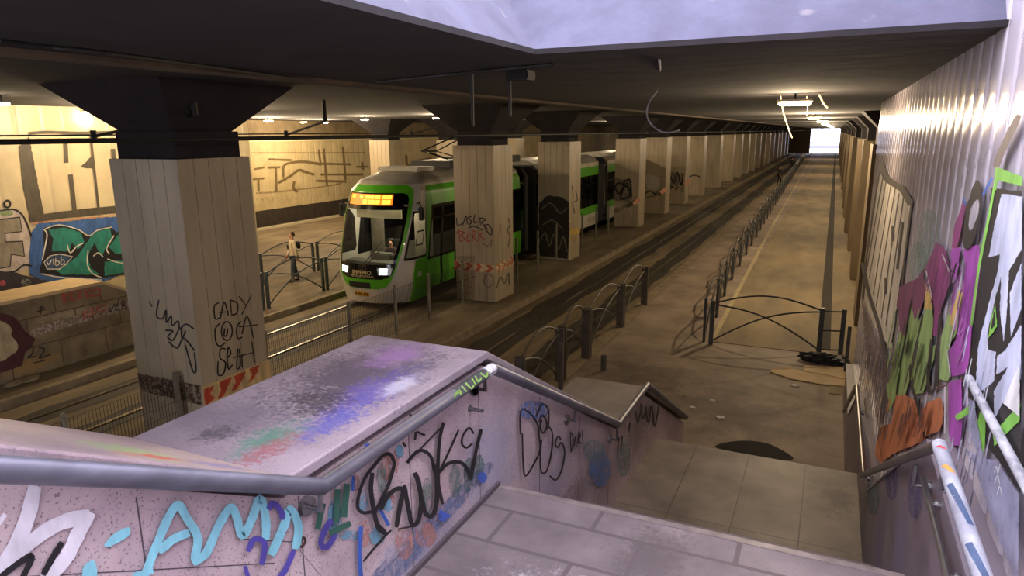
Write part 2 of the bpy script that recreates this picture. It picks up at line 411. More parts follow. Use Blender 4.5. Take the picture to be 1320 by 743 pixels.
DADO = mat('dark_granite', (124, 110, 120), (88, 76, 86), 2.6, .4, .08, speck=((70, 60, 70), 50, .6), blobs=[((.52, 5.2, 2.0), (.3, .5, .6), (72, 62, 110), .7), ((.52, 6.6, 1.5), (.3, .5, .6), (70, 62, 60), .7), ((.52, 4.2, 2.6), (.3, .4, .4), (120, 110, 150), .5)])
DP = [(-1.6, 5.4), (1.75, 3.5), (3.7, 3.5), (6.6, 1.75), (9.3, 1.75), (11.2, .7), (13.8, .7)]
dado = struct(MB().prism([(-1.6, 0)] + DP + [(13.8, 0)], 'x', .54, .665).build('wall_dado', DADO))
mb = MB()
for a, b in zip(DP, DP[1:]): mb.prism([(a[0], a[1] - .01), (b[0], b[1] - .01), (b[0], b[1] + .012), (a[0], a[1] + .012)], 'x', .53, .668)
struct(mb.build('trim_6', mat('dado_edge', (112, 102, 112), None, rough=.4)))

# ------------------------------------------------------------------ ceilings and stairwell opening
XO, YO = at(690, 70, z=ZC).x, at(690, 70, z=ZC).y
C2 = at(655, 0, y=YO + .32)
mb = MB()
mb.box(-3.9, 4, YO, 174, ZC, ZC + .03); mb.box(-3.9, XO, -14, YO, ZC, ZC + .03)  # second strip runs on unseen behind the camera to block daylight
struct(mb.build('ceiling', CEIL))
mb = MB(); dx, dy, dz = C2.x - XO, C2.y - YO, C2.z - ZC
k = 1.5 / dz
mb.add([(XO, -6, ZC), (XO, YO, ZC), (XO + dx * k, YO + dy * k, ZC + 1.5), (XO + dx * k, -6, ZC + 1.5)], [(0, 1, 2, 3)])
mb.add([(XO, YO, ZC), (1.0, YO, ZC), (1.0, YO + dy * k, ZC + 1.5), (XO + dx * k, YO + dy * k, ZC + 1.5)], [(0, 1, 2, 3)])
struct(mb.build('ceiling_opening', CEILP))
struct(MB().box(-34, -2.6, -14.3, -14, -.6, ZL).build('wall_back', mat('back_wall', (110, 98, 80), (90, 80, 64), 2, .9)))  # unseen wall added behind the camera to keep daylight out
struct(MB().box(-34, -3.9, -14, 174, ZL, ZL + .4).build('ceiling_tramway', CEIL))  # lengthened unseen behind the camera to keep daylight off the near column
mb = MB(); mb.box(-4.1, -3.9, -14, 174, ZC - .03, ZL + .01)
struct(mb.build('ceiling_beam', mat('dusty_beam', (96, 78, 58), (70, 58, 46), 2, .9, .3)))

# ------------------------------------------------------------------ left-hand walls
NW = -18.8
ye = at(322, 190, x=NW).y
LW = mat('cream_tile_wall', (206, 190, 152), (186, 170, 136), 1.1, .4, .03, blobs=[((NW, 8.5, 3.2), (.4, .7, .9), (222, 176, 40), .8), ((NW, 9.2, 1.6), (.4, .6, .4), (196, 176, 160), .6)])
wl = panel_wall('wall_left', LW, NW, 1, ye, 0, ZL, .62, 1, .0012)
struct(MB().box(NW - .4, NW - .012, 1, ye - .005, 0, ZL).build('wall_left_backing', LW))
FX = -28.6
FW = mat('cream_far_wall', (196, 178, 136), (176, 158, 118), 1.2, .5, .03)
wf = panel_wall('wall_far_left', FW, FX, 6, 110, .9, 4.65, .55, 1, .0012)
struct(MB().box(FX - .5, FX - .02, 6, 174, 0, .92).build('wall_far_base', mat('dark_wall_base', (58, 48, 38), (44, 37, 30), 3, .9)))
struct(MB().box(FX - .5, FX - .015, 6, 174, .9, ZL).build('wall_far_upper', mat('upper_wall_concrete', (128, 112, 84), (104, 90, 68), 2, .8)))
struct(MB().box(FX - .02, FX + .06, 6, 174, 4.62, 4.72).build('trim_7', mat('pale_coping', (214, 198, 156), None, rough=.6)))
struct(MB().box(FX + .9, FX + 1.1, 6, 174, 0, .12).build('trim_8', mat('pale_kerb', (190, 178, 150), None, rough=.7)))
# parapet of the opposite stairs
t = root('stair_parapet', (-15.7, 8, 0), 'low stone parapet across the tracks with flat beige ledge and burgundy blot', 'parapet')
PL = [(2, 1.72), (10.15, 1.72), (12.9, .3)]
LP = mat('stained_stone', (152, 136, 104), (112, 98, 74), 1.6, .8, .15, tiles=('yzx', 1.05, .62, (86, 74, 56), .012, .4),
         blobs=[((-15.2, 9.6, .75), (.4, .9, .22), (104, 92, 74), .7), ((-15.2, 8.3, .25), (.4, .8, .2), (176, 138, 66), .6), ((-15.2, 9.3, 1.15), (.3, .9, .12), (186, 166, 138), .7)])
lp = MB().prism([(2, 0)] + [(y, z - .05) for y, z in PL] + [(12.9, 0)], 'x', -16.2, -15.2).build('wall_body', LP, t)
for a, b in zip(PL, PL[1:]):
    MB().prism([(a[0], a[1] - .07), (b[0], b[1] - .07), (b[0], b[1]), (a[0], a[1])], 'x', -16.25, -15.14).build('cap_slab', mat('beige_ledge', (206, 180, 136), (190, 164, 122), 3, .7), t)
OPP = lp
# right side beyond the stairs: dark back wall, far portal
struct(MB().box(2.62, 3, 13.8, 174, 0, ZC).build('wall_right_far', mat('dark_side_wall', (92, 78, 56), (70, 60, 44), 2, .9)))
struct(MB().box(.67, 2.6, 13.8, 13.95, 0, ZC).build('wall_return', CREAM))
mb = MB(); mb.box(-30, -5.3, 174, 174.6, -.6, 7); mb.box(.75, 6, 174, 174.6, -.6, 7); mb.box(-5.3, .75, 174, 174.6, 5.35, 7)
struct(mb.build('wall_end', mat('end_wall', (110, 96, 74), (90, 78, 60), 2, .9)))
struct(MB().box(-40, 40, 174.6, 260, -.5, -.02).build('ground_outside', mat('pale_paving', (214, 216, 226), (190, 194, 206), .4, .8)))
mb = MB(); mb.box(-30, 22, 240, 250, 0, 16)
wo = mb.build('distant_building', mat('pale_facade', (226, 228, 238), (206, 210, 222), .2, .8)); tag(wo, 'pale building in daylight beyond the far tunnel mouth', 'building')
mb = MB(); mb.add([(-5.2, 200, 3.2), (-3.6, 200, 5.6), (-3.2, 200, 5.6), (-4.8, 200, 3.2)], [(0, 1, 2, 3)])
tag(MB().prism([(-7.6, 0), (-7.1, 0), (-2.2, 7), (-2.8, 7)], 'y', 205, 206).build('stair_flight', mat('grey_concrete_stair', (120, 122, 134), None)), 'grey outdoor stair flight rising beyond the tunnel mouth', 'stairs')
tag(MB().bbox(-30, 10, 212, 212.4, 0, 1.0, .02).build('boundary_wall', mat('grey_boundary', (110, 112, 124), None)), 'low grey wall across the daylight at the tunnel end', 'wall')
# ------------------------------------------------------------------ columns
HW = .66
def column_proto(label, group, ZTOP=5.78, CB=1.3, HX=.66, HY=.66, clad=None):
    t = root('column', (0, 0, 0), label, 'column', group, kind='thing')
    MB().box(-HX + .012, HX - .012, -HY + .012, HY - .012, 0, 4.63).build('core', CORE, t)
    mb = MB(); n = 5; g = .005
    for sg in (-1, 1):
        for i in range(n):
            a, b = -HX + i * HX * 2 / n + g, -HX + (i + 1) * HX * 2 / n - g
            mb.box(a, b, min(sg * HY, sg * (HY - .011)), max(sg * HY, sg * (HY - .011)), .02, 4.65)
            a, b = -HY + i * HY * 2 / n + g, -HY + (i + 1) * HY * 2 / n - g
            mb.box(min(sg * HX, sg * (HX - .011)), max(sg * HX, sg * (HX - .011)), a, b, .02, 4.65)
    mb.build('cladding', clad or CREAM, t)
    MB().box(-HX + .1, HX - .1, -HY + .1, HY - .1, 4.6, 5.06).build('collar', CEIL, t)
    mb = MB(); a, b = .56, CB
    mb.add([(sx * a, sy * a, 5.05) for sx, sy in ((-1, -1), (1, -1), (1, 1), (-1, 1))] + [(sx * b, sy * b, ZTOP - .004) for sx, sy in ((-1, -1), (1, -1), (1, 1), (-1, 1))],
           [(3, 2, 1, 0), (4, 5, 6, 7), (0, 1, 5, 4), (1, 2, 6, 5), (2, 3, 7, 6), (3, 0, 4, 7)])
    mb.build('capital', CEIL, t)
    return t
YB = [8.83, 19.33, 26.64, 37.33, 43.78, 49.97, 57.04, 65.6, 74.3, 81, 88, 95, 102, 109, 117, 125, 134, 143, 153, 163]
NAMES = ['wide cream-panelled column with large black scrawls, nearest the stairs', 'cream-panelled column beside the tram cab, with red and white chevron band and black tag',
         'column with blackened lower front and yellow scribble, second along the tram', 'column past the tram with chevron band under a black scrawl', 'column with white smear above its chevron band',
         'column with faint chevron and dark scrawl, behind the one with the white smear']
XCS = [-9.66, -9.56] + [-9.9] * 30
CPROTO = column_proto(NAMES[0], 'central columns'); RPROTO = column_proto('', 'right-hand columns', ZC, .95, clad=mat('dingy_panel', (132, 114, 86), (108, 93, 70), 1.4, .6, .05, stretch=(1, 1, .3))); COLS = []
ORD = ['sixth', 'seventh', 'eighth', 'ninth', 'tenth', 'eleventh', 'twelfth', 'thirteenth', 'fourteenth', 'fifteenth', 'sixteenth', 'seventeenth', 'eighteenth', 'nineteenth', 'twentieth']
FARC = 'distant cream column in the central row, past the row of scrawled columns'
for i, y in enumerate(YB):
    loc = (XCS[i], y - HW, 0)
    lb = NAMES[i] if i < len(NAMES) else 'cream column in the central row beyond the tram, %s past the nearest one' % ORD[i - 6 + 0]
    if i == 0:
        c = column_proto(lb, 'central columns', HX=.76, HY=.715); c.location = (-9.66, 8.075, 0); COLS.append(c); continue
    COLS.append(dup(CPROTO, loc, label=lb))
for lb, x, y in (('cream column standing behind the tram roof on the street side', at(501, 181, z=4.65).x - HW, at(501, 181, z=4.65).y + HW), ('street-side cream column seen between the two nearest tram-side columns', -19.9, 35), ('street-side cream column glimpsed past the second tram section', -19.9, 43)):
    dup(CPROTO, (x, y, 0), label=lb, group='street-side columns')
RC = [19.4, 25.7, 31.9, 38, 44.5, 50, 58, 66, 75, 85, 96, 108, 122, 138, 155]
for i, y in enumerate(RC):
    lb = ['first cream column after the panelled wall on the right', 'second cream column after the panelled wall on the right', 'third cream column after the panelled wall on the right', 'fourth cream column after the panelled wall on the right'][i] if i < 4 else 'cream column along the right side of the lane, %s after the panelled wall' % (['fifth'] + ORD)[i - 4]
    dup(RPROTO, (1.5 if i < 3 else 1.42, y + HW, 0), label=lb, group='right-hand columns')
for o in [CPROTO] + list(CPROTO.children) + [RPROTO] + list(RPROTO.children): bpy.data.objects.remove(o)

# ------------------------------------------------------------------ lamps
TUBE = emit('lamp_glow', (1, .80, .50, 1), 26)
LAMPB = mat('lamp_housing', (180, 170, 150), None, rough=.5)
def mk_lamp(loc, label, group, w=.42, power=LAMP_W, rz=0, color=WARM):
    t = root('ceiling_lamp', loc, label, 'lamp', group, rz)
    x, y, z = loc
    MB().bbox(x - w / 2, x + w / 2, y - .07, y + .07, z - .03, z + .0, .008).build('housing', LAMPB, t)
    MB().bbox(x - w / 2 + .02, x + w / 2 - .02, y - .05, y + .05, z - .075, z - .03, .015).build('diffuser', TUBE, t)
    MB().tube([(x, y, z), (x, y, ZC if x > -3.9 else ZL)], .012, 6).build('hanger', CABLE, t)
    L = bpy.data.lights.new('lamp_light', 'POINT'); L.shadow_soft_size = .08; L.energy = power; L.color = color
    o = bpy.data.objects.new('lamp_light', L); COL.objects.link(o); o.parent = t; o.location = (0, 0, -.18)
    return t
RL = [('twin tube lamp on the ceiling above the lane, nearest and with loose cables', at(1025, 128, z=5.38)), ('second ceiling lamp along the lane, past the one with loose cables', at(1051, 150, z=5.38)),
      ('third ceiling lamp along the lane', at(1060, 155, z=5.38)), ('fourth ceiling lamp along the lane', Vector((-.6, 42, 5.38))), ('fifth ceiling lamp along the lane', Vector((-.6, 54, 5.38))), ('sixth ceiling lamp along the lane', Vector((-.6, 68, 5.38))),
      ('seventh ceiling lamp along the lane', Vector((-.6, 86, 5.38))), ('eighth ceiling lamp along the lane', Vector((-.6, 108, 5.38))), ('farthest ceiling lamp along the lane, before the daylight', Vector((-.6, 135, 5.38)))]
for lb, p in RL: mk_lamp(tuple(p), lb, 'lane lamps', power=LAMP_W * (.32 if p.y < 15 else 1.9 if p.y < 60 else 2.4))
LL = [('bright lamp above the block letters on the cream wall', (108, 143), 5.68, .12), ('lamp at the edge of the photograph above the cream wall', (2, 131), 5.66, .08), ('small lamp right of the near column, over the far wall', (347, 155), 5.68, 1.4),
      ('middle one of three lamps over the far wall', (419, 157), 5.68, 1.4), ('brightest of three lamps over the far wall, nearest the tram', (470, 153), 5.68, 1.4)]
for lb, p, z, k in LL: mk_lamp(tuple(at(*p, z=z)), lb, 'tramway lamps', power=LAMP_W * k)
for i, (x, y) in enumerate(((-16.3, 12), (-23.5, 17), (-24, 25), (-25.8, 29.5), (-17, 16), (-15.5, 26), (-15.5, 38), (-15.5, 52), (-15.5, 70))):  # first one is an unseen lamp added to brighten the cream wall
    mk_lamp((x, y, 5.68), ['lamp over the opposite stairs, hidden by the near column', 'lamp over the far street lane, nearest of three', 'lamp over the far street lane, second of three', 'lamp over the far street lane, third of three', 'lamp above the walking person', 'small lamp shining between the tram-side columns', 'small lamp past the second tram section', 'lamp above the tram track, behind the row of columns', 'farthest lamp above the tram track'][i], 'tramway lamps', power=LAMP_W * 1.5)
# ------------------------------------------------------------------ tram
def lerp(T, z):
    for (a, b), (c, d) in zip(T, T[1:]):
        if z <= c: return b + (d - b) * max(0, (z - a) / (c - a))
    return T[-1][1]
FT = [(.05, .14), (.6, .04), (.9, 0), (1.3, .05), (2.0, .26), (2.8, .52), (3.3, .72), (3.6, 1.0), (3.8, 1.6), (3.9, 2.4)]
WT = [(.05, 1.22), (.6, 1.32), (2.6, 1.32), (3.3, 1.25), (3.6, 1.1), (3.8, .8), (3.9, .3)]
TX, TY, TD = -12.45, 16.25, .35
def ts(s, z, off=0.):
    def P(s, z):
        w = lerp(WT, z); f = lerp(FT, z); a = abs(s); sg = 1 if s >= 0 else -1
        if a <= 1:
            ph = a * math.pi / 2; x = w * math.sin(ph) ** (2 / 3.0); y = f + TD * (1 - max(math.cos(ph), 0) ** (2 / 2.2)) + .42 * (x / w) ** 2
        else:
            x = w; y = f + TD + .42 + (a - 1) - (f * min(1, (a - 1) / 3))
        return Vector((TX + sg * x, TY + y, z))
    p = P(s, z)
    if not off: return p
    e = .01
    sc = s if abs(s) > .02 else .02
    n = (P(sc + e, z) - P(sc - e, z)).cross(P(s, z + e) - P(s, z - e))
    if n.length < 1e-9: return p
    n.normalize(); c = Vector((TX, TY + 4, 2))
    if n.dot(p - c) < 0: n = -n
    return p + n * off
def patch(mb, zs, sl, sr, n=14, off=0., sub=3):
    rows = []
    zz = []
    for a, b in zip(zs, zs[1:]): zz += [a + (b - a) * k / sub for k in range(sub)]
    zz.append(zs[-1])
    for z in zz:
        a = lerp(sl, z) if isinstance(sl, list) else sl; b = lerp(sr, z) if isinstance(sr, list) else sr
        rows.append([ts(a + (b - a) * j / n, z, off) for j in range(n + 1)])
    return mb.grid(rows)
def round_band(z0, z1, L, R, r, rs):
    """left and right limits of a rounded region: L,R lists (z, s)"""
    zs = [z0, z0 + r * .08, z0 + r * .3, z0 + r * .6, z0 + r, (z0 + z1) / 2, z1 - r, z1 - r * .6, z1 - r * .3, z1 - r * .08, z1]
    def inset(z):
        d = min(z - z0, z1 - z)
        if d >= r: return 0
        return rs * (1 - math.sqrt(max(0, 1 - (1 - d / r) ** 2)))
    return zs, [(z, lerp(L, z) + inset(z)) for z in zs], [(z, lerp(R, z) - inset(z)) for z in zs]
def mirror(T): return [(z, -s) for z, s in T]
GREEN = mat('tram_green', (92, 186, 36), (84, 174, 32), 3, .3, coat=.4)
TWHITE = mat('tram_white', (214, 210, 196), (198, 192, 178), 2, .35, coat=.3)
TROOF = mat('tram_roof_grey', (176, 172, 160), (150, 146, 136), 2, .5)
TBLACK = mat('tram_black_gloss', (16, 16, 18), None, rough=.12)
TDARK = mat('tram_dark_grey', (42, 42, 42), (32, 32, 32), 6, .6)
TGLASS = glass('clear_windscreen', (.86, .9, .88, 1), .93)
TGLASS2 = glass('tinted_window', (.30, .33, .33, 1), .82)
tram = root('tram', (TX, 30, 0), 'green and white articulated tram with lit orange destination sign', 'tram')
ZW0, ZW1 = 1.24, 2.80
FR = [(.5, .30), (1.05, .46), (1.98, .62), (3.31, .68), (3.5, .6)]       # outer edge of the green frame
FK = [(.8, .30), (1.15, .44), (2.0, .54), (3.23, .58)]                   # edge of the black front
GL = [(1.2, .40), (2.0, .50), (2.85, .53)]
CABL = [(1.36, .62), (2.72, .72)]; CABR = [(1.36, 1.66), (1.5, 1.72), (2.44, 1.45), (2.72, 1.05)]
SEC1 = 8.9
ALLZ = [.05, .3, .6, .9, 1.24, 1.36, 1.6, 2.0, 2.4, 2.72, 2.8, 3.0, 3.3, 3.45, 3.6, 3.7, 3.8, 3.9]
def zcut(a, b): return sorted(set([a, b] + [z for z in ALLZ if a < z < b]))
mb = MB()
# shell: front below and above the windscreen, corners, roof
patch(mb, zcut(.05, ZW0), -1, 1, 40); patch(mb, zcut(ZW1, 3.9), -1, 1, 40)
for sg in (1, -1):
    R_ = [(z, sg * s) for z, s in GL]
    patch(mb, zcut(ZW0, 1.36), R_, sg * 1.0, 10); patch(mb, zcut(1.36, 2.72), R_, [(z, sg * s) for z, s in CABL], 6); patch(mb, zcut(2.72, 2.8), R_, sg * 1.0, 10)
    patch(mb, zcut(.05, 1.36), sg * 1.0, sg * 1.8, 8); patch(mb, zcut(2.72, 3.9), sg * 1.0, sg * 1.8, 8)
    patch(mb, zcut(1.36, 2.72), [(z, sg * s) for z, s in CABR], sg * 1.8, 6)
    patch(mb, zcut(.05, 1.2), sg * 1.8, sg * SEC1, 20); patch(mb, zcut(2.86, 3.9), sg * 1.8, sg * SEC1, 20)
body = mb.build('body_shell', TWHITE, tram, smooth=True)
# roof closing strip
mb = MB(); mb.grid([[ts(-1 - .2 * k, 3.9) for k in range(0, 40)], [ts(1 + .2 * k, 3.9) for k in range(0, 40)]]); mb.build('roof', TROOF, tram)
mb = MB(); patch(mb, zcut(3.52, 3.9), -1.0, 1.0, 30, .006)
for sg in (1, -1): patch(mb, zcut(3.52, 3.9), sg * 1.0, sg * SEC1, 24, .006)
mb.build('roof_shroud', TROOF, tram, smooth=True)
# green frame round the front
zs = [.5, .56, .66, .8, 1.05, 1.5, 2.0, 2.6, 3.1, 3.31, 3.42, 3.5]
fr_out = [(.5, .16), (.56, .26), (.66, .32), (.8, .38), (1.05, .46), (1.98, .62), (3.1, .69), (3.31, .68), (3.42, .62), (3.5, .5)]
mb = MB(); patch(mb, zs, mirror(fr_out), fr_out, 30, .012); mb.build('green_frame', GREEN, tram, smooth=True) if False else None
mb = MB()
kin = [(.5, 0), (.8, .0), (.801, .20), (.86, .32), (.95, .39), (1.15, .44), (2.0, .54), (3.1, .58), (3.2, .55), (3.28, .45), (3.281, 0), (3.5, 0)]
for sg in (1, -1):
    patch(mb, [.5, .56, .66, .8], [(z, 0) for z in (.5, .8)], [(z, sg * s) for z, s in fr_out], 16, .012)
    patch(mb, [.8, .801, .86, .95, 1.15, 1.5, 2.0, 2.6, 3.1, 3.2, 3.28], [(z, sg * s) for z, s in kin], [(z, sg * s) for z, s in fr_out], 8, .012)
    patch(mb, [3.28, 3.31, 3.42, 3.5], [(3.28, 0), (3.5, 0)], [(z, sg * s) for z, s in fr_out], 16, .012)
mb.build('green_frame', GREEN, tram, smooth=True)
# black glazing band: chin and brow, and slim sides
mb = MB()
k2 = [(.8, .20), (.86, .32), (.95, .39), (1.15, .44), (2.0, .54), (3.1, .58), (3.2, .55), (3.28, .45)]
patch(mb, [.8, .83, .86, .95, 1.15, ZW0], mirror(k2), k2, 24, .009); patch(mb, [ZW1, 3.0, 3.1, 3.2, 3.28], mirror(k2), k2, 24, .009)
for sg in (1, -1): patch(mb, [ZW0, 1.5, 2.0, 2.5, ZW1], [(z, sg * (s - .02)) for z, s in GL], [(z, sg * s) for z, s in k2], 4, .009)
mb.build('black_surround', TBLACK, tram, smooth=True)
mb = MB(); g2 = [(z, s) for z, s in GL]; patch(mb, [ZW0 - .02, 1.5, 2.0, 2.5, ZW1 + .02], mirror(g2), g2, 24, .004); ws = mb.build('windscreen', TGLASS, tram, smooth=True)
# destination sign
mb = MB(); patch(mb, [2.93, 3.1, 3.24], -.40, .27, 16, .013); sign = mb.build('destination_sign', emit('sign_glow', (1, .26, .02, 1), .5), tram, smooth=True)
LED = emit('sign_letters', (1, .42, .04, 1), 1.5)
mb = MB()
for a, b, z0, z1 in ((-.33, -.22, 3.12, 3.21), (-.12, -.06, 3.10, 3.21), (-.04, .09, 3.11, 3.21), (.11, .25, 3.11, 3.21), (-.06, .09, 2.96, 3.08), (.11, .24, 2.96, 3.08)):
    w = (b - a); k = max(2, int(w / .045))
    for q in range(k): patch(mb, [z0, (z0 + z1) / 2, z1], a + w * q / k + .003, a + w * (q + 1) / k - .003, 2, .02, 1)
mb.build('sign_letters', LED, sign)
# headlights
HL = emit('headlight_glow', (.86, .95, 1, 1), 9)
for sg in (1, -1):
    mb = MB(); patch(mb, [.93, 1.0, 1.14], [(.93, sg * .17), (1.14, sg * .15)], [(.93, sg * .36), (1.14, sg * .40)], 6, .014); h = mb.build('headlight', mat('headlight_lens', (190, 200, 206), None, rough=.1), tram, smooth=True)
    mb = MB(); patch(mb, [.96, 1.04, 1.12], sg * .19, sg * (.30 if sg > 0 else .34), 4, .02); mb.build('lit_bulb', HL, h)
# coupler cover, number plate, seams
mb = MB(); patch(mb, [.52, .6, .70], -.17, .06, 8, .02); mb.build('coupler_cover', TDARK, tram)
mb = MB(); patch(mb, [.26, .32, .39], -.10, .035, 6, .015); pl = mb.build('number_plate', mat('yellow_plate', (214, 158, 30), (200, 146, 26), 9, .5), tram)
mb = MB()
for q in (-.085, -.07, -.045, -.03, -.015, .0, .015): patch(mb, [.29, .36], q, q + .009, 1, .018, 1)
mb.build('plate_digits', TBLACK, pl)
def text(body, size, fn, m, parent, name):
    c = bpy.data.curves.new(name, 'FONT'); c.body = body; c.size = size; c.align_x = 'CENTER'; c.align_y = 'CENTER'; c.extrude = .002; c.resolution_u = 3
    o = bpy.data.objects.new(name, c); COL.objects.link(o)
    dg = bpy.context.evaluated_depsgraph_get(); me = o.to_mesh(preserve_all_data_layers=False, depsgraph=dg)
    mb = MB(); mb.add([fn(v.co.x, v.co.y, v.co.z) for v in me.vertices], [list(p.vertices) for p in me.polygons])
    o.to_mesh_clear(); bpy.data.objects.remove(o); bpy.data.curves.remove(c)
    return mb.build(name, m, parent)
LETM = emit('white_lettering', (.9, .9, .85, 1), .25)
def front_text(zc, k):
    def fn(x, y, z):
        X = x * k + .0; w = lerp(WT, zc + y)
        sgn = 1 if X >= 0 else -1; s = sgn * math.asin(min(1, (abs(X) / w)) ** 1.5) / (math.pi / 2)
        return ts(s, zc + y, .016 + z)
    return fn
text('IMPERIO', .175, front_text(.985, 1.05), mat('cream_letters', (224, 206, 160), None, rough=.5), tram, 'front_lettering')
text('METROPOLITAN', .095, front_text(.875, 1.15), mat('cream_letters', (214, 200, 160), None, rough=.5), tram, 'front_lettering')
# wipers
mb = MB(); mb.tube([ts(-.02, 1.16, .02), ts(.02, 1.28, .035), ts(.14, 1.75, .035), ts(.20, 1.95, .03)], .011, 6); mb.tube([ts(.0, 1.12, .02), ts(.05, 1.28, .035), ts(.2, 1.72, .035)], .011, 6); mb.cbox(ts(0, 1.12, .02), (.09, .02, .03)); mb.build('wiper', BLACK, tram)
# green sides of the first section
mb = MB(); sl = [(.05, .76), (1.28, 1.12), (1.36, 1.66), (1.5, 1.74), (2.44, 1.50), (2.72, 1.42), (3.45, 1.3)]
for sg in (1, -1):
    S_ = [(z, sg * s) for z, s in sl]
    patch(mb, [.05, .3, .6, .9, 1.1, 1.2], S_, sg * 1.76, 6, .008); patch(mb, [1.2, 1.28, 1.36, 1.5, 2.0, 2.44, 2.72, 2.86], S_, sg * 1.80, 4, .008); patch(mb, [2.86, 3.0, 3.3, 3.45], S_, sg * SEC1, 22, .008)
    patch(mb, [.3, .6, .9, 1.2], sg * 1.76, sg * SEC1, 22, .008)
mb.build('green_side', GREEN, tram, smooth=True)
mb = MB()
for sg in (1, -1):
    patch(mb, [.05, .2, .3], sg * 1.9, sg * SEC1, 20, .006)
    for s in (2.55, 3.5, 4.6, 5.5): patch(mb, [.3, .7, 1.2], sg * s, sg * (s + .14), 2, .012); patch(mb, [1.2, 2.0, 2.86], sg * s, sg * (s + .14), 2, .012)
    patch(mb, [1.2, 2.0, 2.86], sg * 1.80, sg * 1.9, 2, .012); patch(mb, [2.76, 2.86], sg * 1.8, sg * SEC1, 16, .012); patch(mb, [1.2, 1.28], sg * 1.8, sg * SEC1, 16, .012); patch(mb, [2.42, 2.47], sg * 1.9, sg * SEC1, 16, .012)
    # outline of the cab window
    for L_, R_ in ((CABL, [(z, s + .05) for z, s in CABL]), ([(z, s - .05) for z, s in CABR], CABR)):
        patch(mb, [1.36, 1.5, 2.0, 2.44, 2.72], [(z, sg * s) for z, s in L_], [(z, sg * s) for z, s in R_], 2, .012)
    patch(mb, [1.33, 1.40], sg * .62, sg * 1.68, 8, .012); patch(mb, [2.68, 2.74], sg * .7, sg * 1.1, 4, .012)
    for z0, z1, a, b in ((1.72, 1.76, .98, 1.42), (2.12, 2.16, .98, 1.42), (1.72, 2.16, .98, 1.02), (1.72, 2.16, 1.38, 1.42)): patch(mb, [z0, z1], sg * a, sg * b, 4, .014)
    patch(mb, [.3, 1.2], sg * 1.74, sg * 1.77, 1, .014)
mb.build('window_frame', TBLACK, tram)
CGL = glass('cab_glass', (.7, .74, .72, 1), .88)
for sg in (1, -1):
    mb = MB(); patch(mb, [1.36, 1.5, 2.0, 2.44, 2.72], [(z, sg * s) for z, s in CABL], [(z, sg * s) for z, s in CABR], 8, .0)
    mb.build('cab_window', CGL, tram, smooth=True)
mb = MB()
for sg in (1, -1): patch(mb, [1.2, 2.0, 2.86], sg * 1.8, sg * SEC1, 16, .0)
mb.build('side_window', TGLASS2, tram, smooth=True)
mb = MB(); patch(mb, [.78, .86, .95], 1.22, 1.45, 4, .012); mb.build('side_badge', mat('pale_badge', (206, 214, 190), (150, 190, 120), 30, .5), tram)
# mirrors
for sg in (1, -1):
    mb = MB(); p = ts(sg * .82, 2.95, 0); q = p + Vector((sg * .22, -.12, -.05))
    mb.tube([p, p + Vector((sg * .16, -.1, .06)), q], .02, 6); mb.bbox(q.x - .07, q.x + .07, q.y - .05, q.y + .05, q.z - .42, q.z - .02, .02); mb.build('mirror', BLACK, tram)
# cab interior
CABM = mat('cab_grey', (124, 116, 100), (100, 94, 80), 3, .7)
mb = MB(); mb.box(TX - 1.2, TX + 1.2, TY + .9, TY + 8.6, .3, .38); mb.box(TX - 1.18, TX - .7, TY + 2.2, TY + 2.26, .38, 2.86); mb.box(TX + .5, TX + 1.18, TY + 2.2, TY + 2.26, .38, 2.86); mb.box(TX - 1.15, TX + 1.15, TY + .9, TY + 8.6, 2.9, 2.95); mb.build('interior_lining', CABM, tram)
mb = MB(); mb.bbox(TX - 1.08, TX + 1.08, TY + .45, TY + 1.1, .5, 1.22, .08); mb.bbox(TX - .35, TX + .4, TY + .95, TY + 1.25, 1.15, 1.42, .05); mb.build('dashboard', mat('dashboard_grey', (112, 110, 100), (96, 94, 86), 4, .6), tram)
mb = MB(); mb.bbox(TX - .8, TX + .85, TY + .98, TY + 1.02, 2.5, 2.78, .01); mb.build('sun_visor', mat('cream_visor', (226, 216, 182), None, rough=.7), tram)
mb = MB(); mb.bbox(TX - .3, TX + .25, TY + 1.75, TY + 1.9, .9, 1.75, .04); mb.bbox(TX - .3, TX + .25, TY + 1.35, TY + 1.85, .8, .92, .04); mb.box(TX - .08, TX + .08, TY + 1.5, TY + 1.7, .38, .8); mb.build('driver_seat', TDARK, tram)
L = bpy.data.lights.new('cab_light', 'POINT'); L.energy = 55; L.color = (1, .88, .66); L.shadow_soft_size = .15
o = bpy.data.objects.new('cab_light', L); COL.objects.link(o); o.parent = tram; o.location = Vector((TX + .2, TY + 1.5, 2.75)) - tram.location
